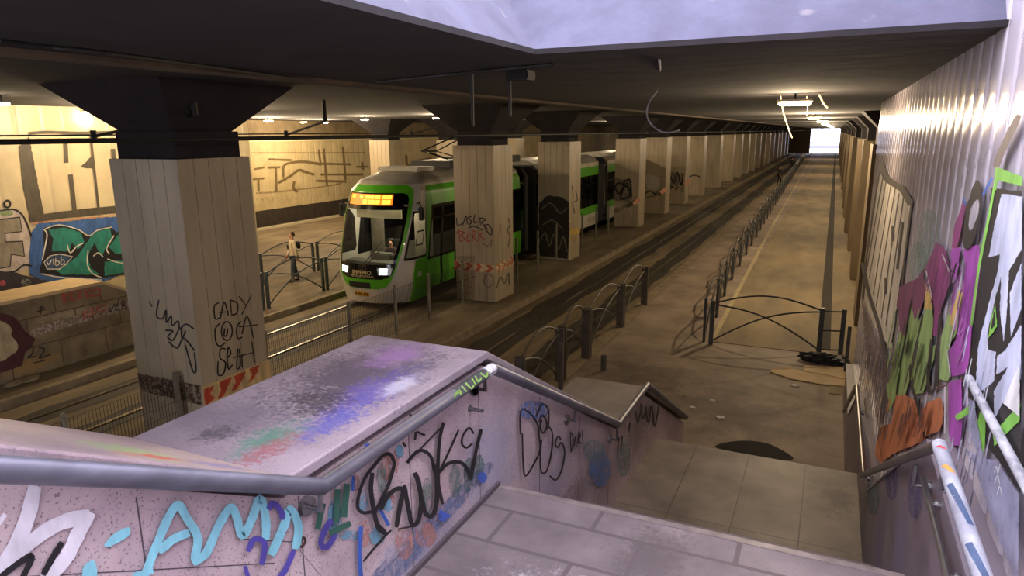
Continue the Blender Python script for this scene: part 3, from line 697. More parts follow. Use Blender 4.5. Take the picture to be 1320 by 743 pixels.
# following sections
def section(y0, y1):
    g, w, k, gls, rf = MB(), MB(), MB(), MB(), MB()
    for sg in (1, -1):
        x = TX + sg * 1.32; i = TX + sg * 1.27
        a, b = min(x, i), max(x, i)
        w.box(a, b, y0, y1, .3, .92); g.box(a, b, y0, y1, .92, 1.3); g.box(a, b, y0, y1, 2.86, 3.3); w.box(min(x, i) , max(x, i), y0, y1, 3.3, 3.5)
        k.box(a, b, y0, y1, .05, .3)
        n = 6
        for q in range(n + 1):
            yy = y0 + (y1 - y0) * q / n; k.box(a, b, max(yy - .09, y0), min(yy + .09, y1), 1.3, 2.86)
        k.box(a, b, y0, y1, 2.4, 2.46)
        gls.box(min(i, i + sg * .02), max(i, i + sg * .02), y0, y1, 1.3, 2.86)
    rf.prism([(TX - 1.32, 3.5), (TX - 1.1, 3.72), (TX - .7, 3.86), (TX + .7, 3.86), (TX + 1.1, 3.72), (TX + 1.32, 3.5)], 'y', y0, y1)
    k.box(TX - 1.27, TX + 1.27, y0, y1, .28, .32)
    g.build('green_side', GREEN, tram); w.build('white_side', TWHITE, tram); k.build('window_frame', TBLACK, tram); gls.build('side_window', TGLASS2, tram); rf.build('roof', TROOF, tram)
    MB().box(TX - 1.27, TX + 1.27, y0, y1, 2.88, 2.95).build('interior_lining', CABM, tram)
def bellows(y0, y1):
    mb = MB(); n = 9; rows = []
    for q in range(n * 2 + 1):
        yy = y0 + (y1 - y0) * q / (2 * n); w = 1.24 if q % 2 else 1.14; h = 3.62 if q % 2 else 3.52
        rows.append([Vector((TX - w, yy, .3)), Vector((TX - w, yy, h - .25)), Vector((TX - w + .25, yy, h)), Vector((TX + w - .25, yy, h)), Vector((TX + w, yy, h - .25)), Vector((TX + w, yy, .3))])
    mb.grid(rows); mb.build('bellows', BLACK, tram)
    mb = MB()
    for yy in (y0, y1): mb.tube([(TX - 1.3, yy, .3), (TX - 1.3, yy, 3.3), (TX - 1.05, yy, 3.62), (TX + 1.05, yy, 3.62), (TX + 1.3, yy, 3.3), (TX + 1.3, yy, .3)], .06, 6)
    mb.build('bellows_frame', TDARK, tram)
bellows(TY + SEC1 + .4, 26.8); section(26.9, 34.9); bellows(35.0, 36.4); section(36.5, 44)
# bogies
mb = MB()
for yy in (19.5, 23.0, 29, 33, 38.5, 42.5):
    for sg in (-1, 1): mb.disc((TX + sg * .7 - .06, yy, .18), (1, 0, 0), .3, .12)
mb.build('wheel', TDARK, tram)
# roof boxes and pantograph
mb = MB(); mb.bbox(TX - .8, TX + .75, 18.4, 19.4, 3.84, 3.97, .03); mb.build('roof_box', TROOF, tram)
MB().bbox(TX - .7, TX + .9, 20.2, 22.2, 3.85, 4.1, .03).build('roof_equipment', TDARK, tram)
MB().bbox(TX - .75, TX + .75, 24.6, 26.2, 3.85, 4.12, .03).build('roof_equipment', TDARK, tram)
mb = MB(); kb, kn, kt = at(586, 212, x=TX), at(553, 195, x=TX), at(592, 178, x=TX)
for sg in (-1, 1):
    o_ = Vector((sg * .32, 0, 0)); mb.tube([(kb.x + sg * .35, kb.y, 4.1), kn + o_ * .9, (kt.x + sg * .2, kt.y, 4.88)], .03, 6)
    mb.tube([(TX + sg * .85, kt.y, 4.78), (TX + sg * .6, kt.y, 4.9), (TX, kt.y, 4.92)], .025, 6)
mb.tube([(TX - .4, kb.y, 4.1), (TX + .4, kb.y, 4.1)], .05, 6); mb.tube([kn - Vector((.3, 0, 0)), kn + Vector((.3, 0, 0))], .03, 6); mb.tube([kn + Vector((0, .05, -.05)), (kb.x, kb.y - .5, 4.12)], .025, 6)
mb.build('pantograph', BLACK, tram)

# ------------------------------------------------------------------ overhead wires and brackets
for x, lb in ((TX, 'black overhead contact wire above the tram'), (-6.6, 'black overhead contact wire above the open track')):
    tag(MB().tube([(x, -5, 4.95), (x, 60, 4.95), (x, 170, 4.95)], .018, 6).build('contact_wire', CABLE), lb, 'wire', 'contact wires')
tag(MB().tube([(TX + .25, -5, 5.02), (TX + .25, 60, 5.02), (TX + .25, 170, 5.02)], .014, 6).build('feeder_wire', CABLE), 'thin feeder wire beside the contact wire over the tram', 'wire')
def arm(p, x1, lb):
    t = root('wire_bracket', (p[0], p[1], 5.4), lb, 'bracket', 'contact wire brackets')
    MB().tube([(p[0], p[1], ZL), (p[0], p[1], 5.3)], .05, 8).build('hanger', CABLE, t)
    MB().tube([(p[0], p[1], 5.3), (x1, p[1] + .4, 5.0)], .028, 8).build('arm', CABLE, t)
    MB().tube([(x1 - .03, p[1] + .4, 5.1), (x1 - .03, p[1] + .4, 4.93)], .05, 8).build('insulator', BLACK, t)
for p, x1, lb in (((-8.7, 7.6), -11.6, 'dark bracket arm reaching left across the top of the near column'), ((-10.9, 13.2), TX, 'dark bracket arm hanging ahead of the tram'), ((-10.8, 18.9), TX, 'dark bracket arm over the tram, above the second column'), ((-10.4, 5.2), TX, 'dark bracket arm at the edge of the photograph over the tramway')):
    arm(p, x1, lb)
def cable(pts, r, m, name, lb):
    return tag(MB().tube(smooth_pts(pts, 5), r, 6).build(name, m), lb, 'cable')
cable([at(485, 106, z=5.43), at(560, 98, z=5.42), at(640, 90, z=5.43), at(712, 83, z=5.43)], .012, CABLE, 'cable', 'black cable strung along the dark ceiling below the opening corner')
cable([at(0, 52, z=5.43), at(60, 60, z=5.42), at(135, 68, z=5.4), at(300, 90, z=5.43), at(430, 108, z=5.43)], .012, CABLE, 'cable', 'black cable along the ceiling step at the upper edge')
cable([at(850, 78, z=5.44), at(851, 110, y=7.5), at(838, 130, y=7.5), at(834, 148, y=7.5), at(842, 163, y=7.5), at(858, 171, y=7.5), at(876, 168, y=7.5)], .009, mat('pale_cable', (176, 170, 176), None, rough=.6), 'hanging_cable', 'pale loose cable hanging in a curl from the ceiling')
cable([at(1006, 124, y=9.9), at(1010, 146, y=9.9), at(1016, 165, y=9.9), at(1021, 178, y=9.9)], .007, mat('lit_cable', (220, 200, 150), None, rough=.6), 'hanging_cable', 'long loose cable hanging from the left end of the nearest lane lamp')
cable([at(1040, 124, y=10), at(1041, 140, y=10), at(1040, 150, y=10)], .007, mat('lit_cable', (220, 200, 150), None, rough=.6), 'hanging_cable', 'short loose cable hanging from the right end of the nearest lane lamp')
cable([at(1056, 122, y=10), at(1062, 134, y=10), at(1067, 139, y=10)], .012, mat('lit_cable', (200, 180, 140), None, rough=.6), 'hanging_cable', 'stray cable end right of the nearest lane lamp')
for px, y0, y1, lb in ((608, 95, 165, 'thin conduit dropping from the ceiling above the column by the tram cab'), (657, 97, 150, 'thin conduit dropping from a small box on the ceiling')):
    p = at(px, y0, z=5.43); q = at(px, y1, y=p.y)
    tag(MB().tube([p, (p.x, p.y, max(q.z, 5.05))], .012, 6).build('conduit', CABLE), lb, 'conduit')
p = at(671, 100, z=5.40); tag(MB().bbox(p.x - .09, p.x + .09, p.y - .08, p.y + .08, 5.38, ZC - .001, .01).build('junction_box', CABLE), 'small dark box on the ceiling right of the conduits', 'box')

# ------------------------------------------------------------------ barriers
def barrier_parts(t, Lg, h, arch, m, flat):
    for x in (0, Lg):
        MB().box(x - (.05 if not flat else .035), x + (.05 if not flat else .035), -.03 if not flat else -.09, .03 if not flat else .09, 0, h + .04).build('post', m, t)
    n = 12
    def arc(p, q, bow):
        return [Vector((p[0] + (q[0] - p[0]) * k / n, 0, p[1] + (q[1] - p[1]) * k / n + bow * math.sin(math.pi * k / n))) for k in range(n + 1)]
    for nm, a in (('top_arch', arc((0, h - .03), (Lg, h - .03), arch)), ('cross_bar', arc((0, h - .05), (Lg, .08), .22)), ('cross_bar', arc((0, .08), (Lg, h - .05), .22))):
        MB().tube(a, .021, 6).build(nm, m, t)
def barrier(Lg, loc, rz, lb, group, h=1.08, arch=.2, m=None, flat=False):
    t = root('arched_barrier', (0, 0, 0), lb, 'barrier', group); barrier_parts(t, Lg, h, arch, m or PAINTED, flat)
    t.location = loc; t.rotation_euler = (0, 0, rz); return t
# along the platform edge
ft = [at(*p, z=0).y for p in ((722, 492), (764, 463), (800, 422), (824, 393))]
ys = [ft[0] - 2.1] + ft
LBS = ['arched barrier panel at the platform edge half hidden by the stair parapet', 'arched barrier panel at the platform edge just past the parapet end', 'third arched barrier panel along the platform edge', 'farthest arched barrier panel along the platform edge, ending at the gap']
for a, b, lb in zip(ys, ys[1:], LBS):
    barrier(b - a - .14, (-4.72, a + .07, 0), math.pi / 2, lb, 'platform edge barriers', 1.12, .30, BROWNST, True)
p = at(711, 505, z=0); tag(MB().bbox(-4.55, -4.47, ys[1] - .6, ys[1] - .5, 0, 1.0, .005).build('bollard', BROWNST), 'short square post standing inside the platform edge barriers', 'post')
p = at(778, 478, z=0); tag(MB().bbox(p.x - .05, p.x + .05, p.y - .05, p.y + .05, 0, .35, .005).build('bollard', BROWNST), 'stub post showing just above the lower parapet top', 'post')
# across the lane
ga, gb = at(916, 444, z=0), at(1055, 456, z=0)
barrier((gb - ga).length, ga, math.atan2(gb.y - ga.y, gb.x - ga.x), 'wide arched barrier standing across the lane', 'lane barriers', 1.04, .26)
gc = at(1083, 457, z=0)
t = root('side_gate', gb, 'narrow two-bar gate piece between the wide barrier and the right wall', 'gate')
MB().box(gc.x - .05, gc.x + .05, gc.y - .03, gc.y + .03, 0, 1.06).build('post', PAINTED, t)
for z in (1.0, .55, .1): MB().tube([(gb.x, gb.y, z), (gc.x, gc.y, z)], .018, 6).build('rail', PAINTED, t)
t = root('rail_post', (.56, 15.42, 0), 'upright blue-grey post close to the panelled wall past the gate', 'post'); MB().box(.56, .63, 15.38, 15.46, 0, 1.02).build('post', PAINTED, t); MB().box(.52, .67, 15.34, 15.5, .0, .012).build('base_plate', PAINTED, t)
# along the lane
def lane_x(y): return lerp([(16.3, -2.5), (18.45, -2.54), (21.7, -2.74), (24.3, -2.85), (40, -3.2), (70, -3.75), (136, -4.9)], y)
y = 16.5; k = 0; proto = None
ORDN = ['nearest', 'second', 'third', 'fourth', 'fifth', 'sixth', 'seventh', 'eighth', 'ninth', 'tenth', 'eleventh', 'twelfth', 'thirteenth', 'fourteenth', 'fifteenth', 'sixteenth', 'seventeenth', 'eighteenth', 'nineteenth', 'twentieth']
FARB = 'distant arched barrier in the long row between track and lane'
while y < 132:
    a = (lane_x(y), y); b = (lane_x(y + 2.55), y + 2.55); rz = math.atan2(b[1] - a[1], b[0] - a[0])
    lb = '%s arched barrier of the long row between lane and track, counted from the cross barrier' % ORDN[k] if k < 20 else FARB
    if proto is None: proto = barrier(2.42, (a[0], a[1], 0), rz, lb, 'long row of lane barriers', 1.05, .26)
    else: dup(proto, (a[0], a[1], 0), rz, lb)
    y += 2.62; k += 1
# on the street side, by the walking person
pa, pb = at(350, 398, z=0), at(414, 375, z=0); XF = (pa.x + pb.x) / 2
barrier(pb.y - pa.y, (XF, pa.y, 0), math.pi / 2, 'arched barrier at the tramway edge in front of the walking person', 'street side barriers', 1.06, .26)
barrier(2.4, (XF, pb.y + .2, 0), math.pi / 2, 'arched barrier at the tramway edge, running behind the tram front', 'street side barriers', 1.06, .26)
barrier(2.4, (XF, pa.y - 2.6, 0), math.pi / 2, 'arched barrier at the tramway edge hidden behind the near column', 'street side barriers', 1.06, .26)
pc = at(405, 350, z=0)
barrier(2.6, (pc.x, pc.y - 2.6, 0), math.pi / 2, 'arched barrier behind the walking person', 'street side barriers', 1.06, .26)
barrier(2.5, (pc.x, pc.y + .25, 0), math.pi / 2, 'arched barrier behind the tram front, next to the walking person', 'street side barriers', 1.06, .26)

# ------------------------------------------------------------------ mesh fence between the tracks
t = root('mesh_fence', (-9.6, 12, 0), 'fine wire mesh fence on thin posts between the two tram tracks', 'fence')
XM = at(500, 430, z=0).x; mb = MB(); ytop = 1.2
XM = -9.3
segs = [(3.0, YB[0] - 1.35, XM), (YB[0] + .05, YB[1] - 1.35, -9.75)]
for y0, y1, x in segs:
    y = y0
    while y < y1: mb.box(x - .0026, x + .0026, y - .0026, y + .0026, .05, ytop); y += .055
    for q in range(7): z = .08 + q * .185; mb.box(x - .002, x + .002, y0, y1, z - .002, z + .002)
o = mb.build('wire_mesh', mat('mesh_wire', (52, 47, 40), None, rough=.6, metal=.3), t, fix=False); o['kind'] = 'stuff'
GP = mat('galvanised_post', (132, 126, 108), (104, 98, 84), 6, .6)
for y, x in [(3.4, XM), (5.4, XM), (7.2, XM)] + [(9.6, -9.75), (12.2, -9.75), (at(500, 430, z=0).y, -9.75), (at(563, 413, z=0).y, -9.75), (at(597, 392, z=0).y, -9.75)]:
    MB().box(x - .03, x + .03, y - .03, y + .03, 0, 1.3).build('post', GP, t)
for i, (px, py) in enumerate(((666, 362), (693, 350), (717, 338), (750, 318), (768, 306), (784, 302))):
    p = at(px, py, z=0)
    tag(MB().box(p.x - .03, p.x + .03, p.y - .03, p.y + .03, 0, 1.5).build('fence_post', GP), ['bare thin post beside the second column', 'second bare post, between two columns', 'bare post standing before the blackened column', 'bare post right after the blackened column', 'bare post before the chevron column', 'bare post touching the chevron column outline'][i], 'post', 'bare fence posts')

# ------------------------------------------------------------------ handrails
RB = mat('scuffed_steel_tube', (132, 132, 148), (92, 92, 106), 5, .46, metal=.6, stretch=(1, .3, 1))
def rail_path(px): return [at(a, b, x=c) for a, b, c in px]
t = root('handrail', (-1.7, 3, 3), 'thick steel handrail fixed along the graffitied stair parapet', 'handrail')
XRL = -1.70
p1, p2, p3, p4 = at(415, 628, x=XRL), at(635, 475, x=XRL), at(797, 553, x=XRL), at(835, 491, x=XRL)
p3.z = p4.z = (p3.z + p4.z) / 2; p1.z = p2.z = (p1.z + p2.z) / 2
p0 = at(-20, 604, x=XRL); p0 = p1 + (p0 - p1) * 2.6
R1 = .033
MB().tube([p0, p1, p2, p3, p4, p4 + Vector((0, 2.6, -1.42))], R1, 14).build('tube', RB, t, smooth=True)
# worn paint on the tube
mb = MB(); d = (p2 - p1)
mb.tube([p1 + d * .93, p1 + d * .995], R1 + .001, 14); mb.build('white_paint', mat('white_chipped_paint', (216, 216, 222), (180, 178, 186), 30, .6), t, smooth=True)
mb = MB(); mb.tube([p1 + d * .70, p1 + d * .92], R1 + .0008, 14); mb.build('dark_paint', mat('dark_chipped_paint', (58, 60, 62), (84, 84, 88), 12, .5), t, smooth=True)
def bracket(par, x0, y, z, rail, sg=1, big=.04):
    b = MB(); b.disc((x0, y, z), (sg, 0, 0), big, .022); b.tube([(x0 + sg * .01, y, z), (rail.x - sg * .0, y, z - .0), (rail.x, y, rail.z - .02)], .009, 8)
    return b.build('bracket', STEEL, par, smooth=True)
for px, py in ((393, 652), (729, 541), (785, 566)):
    w = at(px, py, x=XP)
    rz_ = lerp([(p1.y, p1.z), (p2.y, p2.z), (p3.y, p3.z), (p4.y, p4.z)], w.y)
    bracket(t, XP, w.y, w.z, Vector((XRL, w.y, rz_)))
bracket(t, XP, p4.y + .1, p4.z - .1, Vector((XRL, p4.y + .1, p4.z)))
bracket(t, XP, p2.y - .1, p2.z - .1, Vector((XRL, p2.y - .1, p2.z)))
bracket(t, XP, p2.y - .1, p2.z - .1, Vector((XRL, p2.y - .1, p2.z)))
w = at(605, 527, x=XP); tag(MB().disc((XP, w.y, w.z), (1, 0, 0), .02, .006).tube([w, w + Vector((.09, 0, .0))], .011, 8).build('broken_bracket', STEEL), 'broken rail bracket stub on the parapet beneath the handrail', 'bracket')
w = at(389, 699, x=XP); tag(MB().tube([w + Vector((.003, math.cos(q) * .017, math.sin(q) * .017)) for q in [k * math.pi / 8 for k in range(16)]], .005, 6, True).build('bolt_hole_ring', mat('rusty_ring', (70, 48, 40), None)), 'small rusty ring left in the parapet below the first bracket', 'ring')
# right-hand rails
PW = mat('paint_wrapped_rail', (176, 178, 190), (120, 122, 138), 6, .5, stretch=(1, .5, 1))
t = root('handrail', (.47, 4, 2), 'handrail on the right-hand granite dado, its upper length wrapped in white and blue paint', 'handrail')
XQ = .47
q0, q1, q2 = at(1106, 480, x=XQ), at(1113, 612, x=XQ), at(1211, 574, x=XQ); q3 = at(1290, 743, x=XQ)
q0.z = q1.z; q3.z = q2.z
MB().tube([q0 + Vector((0, 2.5, -1.3)), q0, q1, q2 + Vector((0, .02, -.01))], .024, 12).build('lower_tube', mat('dark_steel_tube', (120, 112, 112), (90, 84, 86), 5, .35, metal=.6), t, smooth=True)
MB().tube([q2, q3, q3 + Vector((0, -1.6, 0))], .027, 14).build('painted_tube', PW, t, smooth=True)
dq = (q3 - q2)
for a_, b_, cc in ((.06, .09, (208, 60, 70)), (.22, .28, (226, 150, 60)), (.36, .62, (56, 78, 116)), (.72, .95, (56, 78, 116))):
    mb = MB(); ring = [q2 + dq * (a_ + (b_ - a_) * k / 8) for k in range(9)]
    L_ = [p + Vector((-.0275 * math.cos(.5 + k * .12), 0, .0275 * math.sin(.5 + k * .12))) for k, p in enumerate(ring)]; R_ = [p + Vector((-.0275 * math.cos(1.3 + k * .1), 0, .0275 * math.sin(1.3 + k * .1))) for k, p in enumerate(ring)]
    M_ = [p + Vector((-.0278 * math.cos(.9 + k * .11), 0, .0278 * math.sin(.9 + k * .11))) for k, p in enumerate(ring)]
    mb.grid([L_, M_, R_]); mb.build('paint_mark', paint(cc), t, smooth=True)
for yy, zz in ((q1.y + .2, q1.z - .12), (q2.y + .5, q2.z - .42), (q2.y - .15, q2.z - .12), (q0.y - .6, q0.z - .1)):
    bracket(t, .54, yy, zz, Vector((XQ, yy, zz + .12)), -1, .03)
t = root('lower_handrail', (.47, 3, 3.4), 'thin lower steel rail under the white painted handrail', 'handrail')
a, b = at(1190, 616, x=.5), at(1240, 743, x=.5); b.z = a.z
MB().tube([a, b, b + Vector((0, -1, 0))], .013, 10).build('tube', STEEL, t, smooth=True)
bracket(t, .54, a.y - .25, a.z, Vector((.5, a.y - .25, a.z + .02)), -1, .02); bracket(t, .54, a.y - .8, a.z, Vector((.5, a.y - .8, a.z + .02)), -1, .02)
t = root('wall_rail', (.6, 3, 3.9), 'paint-striped rail fixed high on the graffitied enamel wall', 'handrail')
a, b = at(1249, 488, x=.60), at(1325, 618, x=.60); b.z = a.z
MB().tube([a, b, b + Vector((0, -1.2, 0))], .017, 12).build('tube', mat('striped_rail', (184, 184, 194), (92, 94, 106), 9, .5, stretch=(1, .6, 1)), t, smooth=True)
MB().tube([at(1189, 508, x=.645), at(1249, 486, x=.645)], .004, 6).build('thin_rod', mat('rusty_rod', (130, 84, 84), None), t)
for yy in (a.y - .25, a.y - 1.1): MB().tube([(.655, yy, a.z - .03), (.60, yy, a.z - .01)], .008, 8).build('bracket', STEEL, t)

# ------------------------------------------------------------------ things lying about
CARD = mat('brown_cardboard', (216, 190, 150), (196, 170, 130), 2, .85, stretch=(1, 6, 1))
def flat_piece(px, z, name, m, lb, cat, h=.015):
    pts = [at(a, b, z=z) for a, b in px]
    return tag(MB().prism([(p.x, p.y) for p in pts], 'z', z, z + h).build(name, m), lb, cat)
flat_piece([(993, 480), (996, 475), (1012, 474), (1030, 478), (1062, 483), (1090, 489), (1091, 499), (1060, 496), (1020, 489)], .012, 'cardboard_sheet', CARD, 'large flattened cardboard sheet on the platform by the black bag', 'cardboard')
flat_piece([(1037, 472), (1088, 474), (1092, 490), (1065, 484), (1036, 479)], .028, 'cardboard_sheet', CARD, 'smaller cardboard flap lying on the larger sheet', 'cardboard')
mb = MB(); bm = bmesh.new(); bmesh.ops.create_icosphere(bm, subdivisions=4, radius=1); rnd = random.Random(3)
from mathutils import noise as mnoise
ba, bb = at(1032, 462, z=.05), at(1092, 470, z=.05); c = (ba + bb) / 2; hl = (bb - ba).length / 2
for v in bm.verts:
    n_ = mnoise.fractal(v.co * 2.6, .8, 2, 4) * .35; v.co *= 1 + n_
    v.co = Vector((v.co.x * hl, v.co.y * .2, max(v.co.z, -.5) * .13))
    v.co += Vector((c.x, c.y, .09))
mb.bm(bm); bag = root('clothes_heap', (c.x, c.y, 0), 'crumpled black heap of clothes on cardboard by the gate', 'bag')
mb.build('black_cloth', mat('black_cloth', (25, 26, 36), (15, 16, 22), 6, .8, .3), bag, smooth=True)
mb = MB()
for px, py, sz in ((1076, 463, .05), (1082, 461, .06), (1086, 466, .05)):
    p = at(px, py, y=c.y - .13); mb.add([p + Vector((-sz, 0, -sz * .5)), p + Vector((sz, -.01, -sz * .6)), p + Vector((sz * .7, .05, sz * .7)), p + Vector((-sz * .6, .05, sz * .5))], [(0, 1, 2, 3)])
mb.build('white_scrap', mat('white_paper', (200, 196, 196), None), bag)
PUD = mat('wet_puddle', (20, 17, 15), (26, 22, 19), 3, .65, .04, spec=.04)
pts = smooth_pts([at(a, b, z=0) for a, b in ((922, 577), (935, 571), (960, 568.5), (985, 571), (1003, 578), (1022, 590), (1016, 594), (985, 592), (950, 584))], 4, True)
mb = MB(); mb.add([Vector((p.x, p.y, .004)) for p in pts] , [tuple(t_) for t_ in tessellate_polygon([[Vector((p.x, p.y, 0)) for p in pts]])])
o = tag(mb.build('puddle', PUD), 'dark puddle of water at the foot of the stairs', 'puddle'); o['kind'] = 'thing'
LIT = mat('white_litter', (210, 204, 196), None)
for i, (px, py, lb) in enumerate(((919, 517, 'scrap of white litter lying in the middle of the platform'), (929, 539, 'white litter scrap nearest the puddle'), (893, 526, 'pale litter scrap on the platform near the parapet end'), (1025, 498, 'pale flattened scrap below the cardboard'))):
    p = at(px, py, z=0); s_ = .05 + .02 * (i % 2); bm = bmesh.new(); bmesh.ops.create_icosphere(bm, subdivisions=1, radius=s_)
    for v in bm.verts: v.co = Vector((v.co.x * 1.3, v.co.y, v.co.z * .25)) * (1 + .3 * mnoise.noise(v.co * 30)) + Vector((p.x, p.y, s_ * .2))
    tag(MB().bm(bm).build('litter', LIT), lb, 'litter', 'litter on the platform')
for i, (px, py, lb) in enumerate(((172, 447, 'pale broken stone chip by the tramway edge beside the near column'), (40, 497, 'grey rubble lump below the burgundy blot'), (18, 503, 'grey rubble lump at the edge of the photograph'))):
    p = at(px, py, z=-.1); bm = bmesh.new(); bmesh.ops.create_icosphere(bm, subdivisions=2, radius=.13)
    for v in bm.verts: v.co = Vector((v.co.x * 1.2, v.co.y * 1.5, v.co.z * .5)) * (1 + .5 * mnoise.noise(v.co * 9 + Vector((i, 0, 0)))) + Vector((max(p.x, -15.0), p.y, .04))
    tag(MB().bm(bm).build('rubble', KERB), lb, 'stone', 'rubble by the tramway')

# ------------------------------------------------------------------ people
def skin(name, joints, edges, m, parent, sub=2, loc=(0, 0, 0)):
    me = bpy.data.meshes.new(name); names = list(joints)
    me.from_pydata([joints[k][0] for k in names], [(names.index(a), names.index(b)) for a, b in edges], [])
    o = bpy.data.objects.new(name, me); COL.objects.link(o); me.materials.append(m)
    md = o.modifiers.new('skin', 'SKIN'); md.use_smooth_shade = True
    for i, k in enumerate(names):
        r = joints[k][1]; me.skin_vertices[0].data[i].radius = r if isinstance(r, tuple) else (r, r)
        me.skin_vertices[0].data[i].use_root = (i == 0)
    ms = o.modifiers.new('sub', 'SUBSURF'); ms.levels = sub; ms.render_levels = sub
    o.parent = parent; o.location = loc; return o
SKIN = mat('skin_tone', (190, 140, 112), None, rough=.6)
def person(loc, rz, label, coat, trousers, hairc, shoe, seated=False, group=None):
    t = root('person', loc, label, 'person', group)
    if seated: pass
    hz = 0
    J = {'pelvis': ((0, 0, .93), (.13, .1)), 'waist': ((0, -.01, 1.08), (.12, .09)), 'chest': ((0, -.01, 1.3), (.15, .105)), 'neckbase': ((0, 0, 1.45), (.07, .06)), 'neck': ((0, -.015, 1.5), .05), 'head': ((0, -.03, 1.61), (.075, .088)), 'crown': ((0, -.02, 1.69), (.062, .075)), 'nose': ((0, -.125, 1.6), .012)}
    E = [('pelvis', 'waist'), ('waist', 'chest'), ('chest', 'neckbase'), ('neckbase', 'neck'), ('neck', 'head'), ('head', 'crown'), ('head', 'nose')]
    for sg, s, fw in ((1, 'L', -1), (-1, 'R', 1)):
        if seated: leg = [((sg * .1, -.06, .9), .08), ((sg * .13, -.45, .92), .058), ((sg * .13, -.5, .5), .04), ((sg * .13, -.62, .46), (.04, .03))]
        else: leg = [((sg * .09, 0, .86), .085), ((sg * .1, fw * .05 - .03, .48), .058), ((sg * .1, fw * .10 + (.03 if fw > 0 else 0), .1), .042), ((sg * .11, fw * .10 - .14 + (.03 if fw > 0 else 0), .045), (.04, .03))]
        for k, (p, r) in zip(('hip', 'knee', 'ankle', 'toe'), leg): J[k + s] = (p, r)
        E += [('pelvis', 'hip' + s), ('hip' + s, 'knee' + s), ('knee' + s, 'ankle' + s), ('ankle' + s, 'toe' + s)]
        if seated: arm_ = [((sg * .18, 0, 1.4), .055), ((sg * .24, -.14, 1.15), .042), ((sg * .16, -.38, 1.12), .03), ((sg * .14, -.45, 1.13), .026)]
        else: arm_ = [((sg * .18, 0, 1.4), .055), ((sg * .235, -fw * .05, 1.13), .042), ((sg * .23, -fw * .12 - .05, .9), .03), ((sg * .225, -fw * .14 - .06, .83), .026)]
        for k, (p, r) in zip(('shoulder', 'elbow', 'wrist', 'palm'), arm_): J[k + s] = (p, r)
        E += [('chest', 'shoulder' + s), ('shoulder' + s, 'elbow' + s), ('elbow' + s, 'wrist' + s), ('wrist' + s, 'palm' + s)]
        pp = Vector(J['palm' + s][0]); dw = (pp - Vector(J['wrist' + s][0])).normalized()
        for fi, (o_, ln) in enumerate(((-.03, .06), (-.01, .07), (.01, .072), (.03, .055))):
            a = pp + dw * .03 + Vector((0, o_, 0)); b_ = a + dw * ln * .5; c_ = b_ + dw * ln * .4 + Vector((-sg * .015, 0, 0))
            J['f%d%s' % (fi, s)] = (tuple(b_), .009); J['g%d%s' % (fi, s)] = (tuple(c_), .008)
            E += [('palm' + s, 'f%d%s' % (fi, s)), ('f%d%s' % (fi, s), 'g%d%s' % (fi, s))]
        th = pp + Vector((-sg * .02, -.045, .0)); J['thumb' + s] = (tuple(th), .01); J['thumbtip' + s] = (tuple(th + dw * .03 + Vector((0, -.01, 0))), .009)
        E += [('wrist' + s, 'thumb' + s), ('thumb' + s, 'thumbtip' + s)]
    skin('body', J, E, SKIN, t)
    up = lambda k, g: (J[k][0], tuple(x + g for x in J[k][1]) if isinstance(J[k][1], tuple) else J[k][1] + g)
    C = {'waist': up('waist', .045), 'chest': up('chest', .035), 'collar': ((0, .0, 1.47), .075)}
    CE = [('waist', 'chest'), ('chest', 'collar')]
    if not seated: C['hem'] = ((0, 0, .86), (.165, .13)); CE.append(('waist', 'hem'))
    for s in 'LR':
        C['shoulder' + s] = up('shoulder' + s, .02); C['elbow' + s] = up('elbow' + s, .02); C['wrist' + s] = up('wrist' + s, .018); CE += [('chest', 'shoulder' + s), ('shoulder' + s, 'elbow' + s), ('elbow' + s, 'wrist' + s)]
    skin('jacket', C, CE, coat, t)
    T = {'pelvis': up('pelvis', .02)}; TE = []
    for s in 'LR':
        for k, g in (('hip', .02), ('knee', .018), ('ankle', .018)): T[k + s] = up(k + s, g)
        TE += [('pelvis', 'hip' + s), ('hip' + s, 'knee' + s), ('knee' + s, 'ankle' + s)]
    skin('trousers', T, TE, trousers, t)
    skin('hair', {'a': ((0, .035, 1.66), (.075, .07)), 'b': ((0, .0, 1.73), (.068, .075)), 'c': ((0, .055, 1.58), (.06, .03))}, [('a', 'b'), ('a', 'c')], hairc, t)
    for s in 'LR':
        a, b_ = Vector(J['ankle' + s][0]), Vector(J['toe' + s][0])
        skin('shoe', {'h': (tuple(a + Vector((0, .03, -.045))), .045), 'm': (tuple((a + b_) / 2 + Vector((0, 0, -.02))), .045), 't': (tuple(b_ + Vector((0, -.03, -.005))), (.045, .035))}, [('h', 'm'), ('m', 't')], shoe, t)
    return t
def cloth(n, c): return mat(n, c, tuple(int(x * .85) for x in c), 8, .85)
P1 = person(tuple(at(381, 363, z=0)), 0, 'person walking in a beige jacket and jeans with a dark backpack', cloth('beige_jacket', (232, 212, 178)), cloth('blue_jeans', (70, 80, 96)), cloth('brown_hair', (70, 50, 34)), cloth('dark_shoe', (36, 34, 34)))
skin('backpack', {'a': ((0, .2, 1.12), (.13, .08)), 'b': ((0, .19, 1.3), (.14, .08)), 'c': ((0, .16, 1.42), (.1, .05))}, [('a', 'b'), ('b', 'c')], cloth('black_bag', (30, 30, 32)), P1)
mb = MB(); mb.bbox(-.19, -.02, -.175, -.135, 1.12, 1.3, .02); o = mb.build('chest_pouch', cloth('black_bag', (40, 38, 36)), None); o.parent = P1
P1.rotation_euler = (0, 0, math.radians(-38))
dk = cloth('black_coat', (24, 23, 24)); dt = cloth('black_trousers', (28, 27, 28))
P2 = person(tuple(at(1004, 238, z=0)), 0, 'person in black standing by the long row of lane barriers, the nearer of two', dk, dt, cloth('dark_hair', (40, 32, 28)), dt)
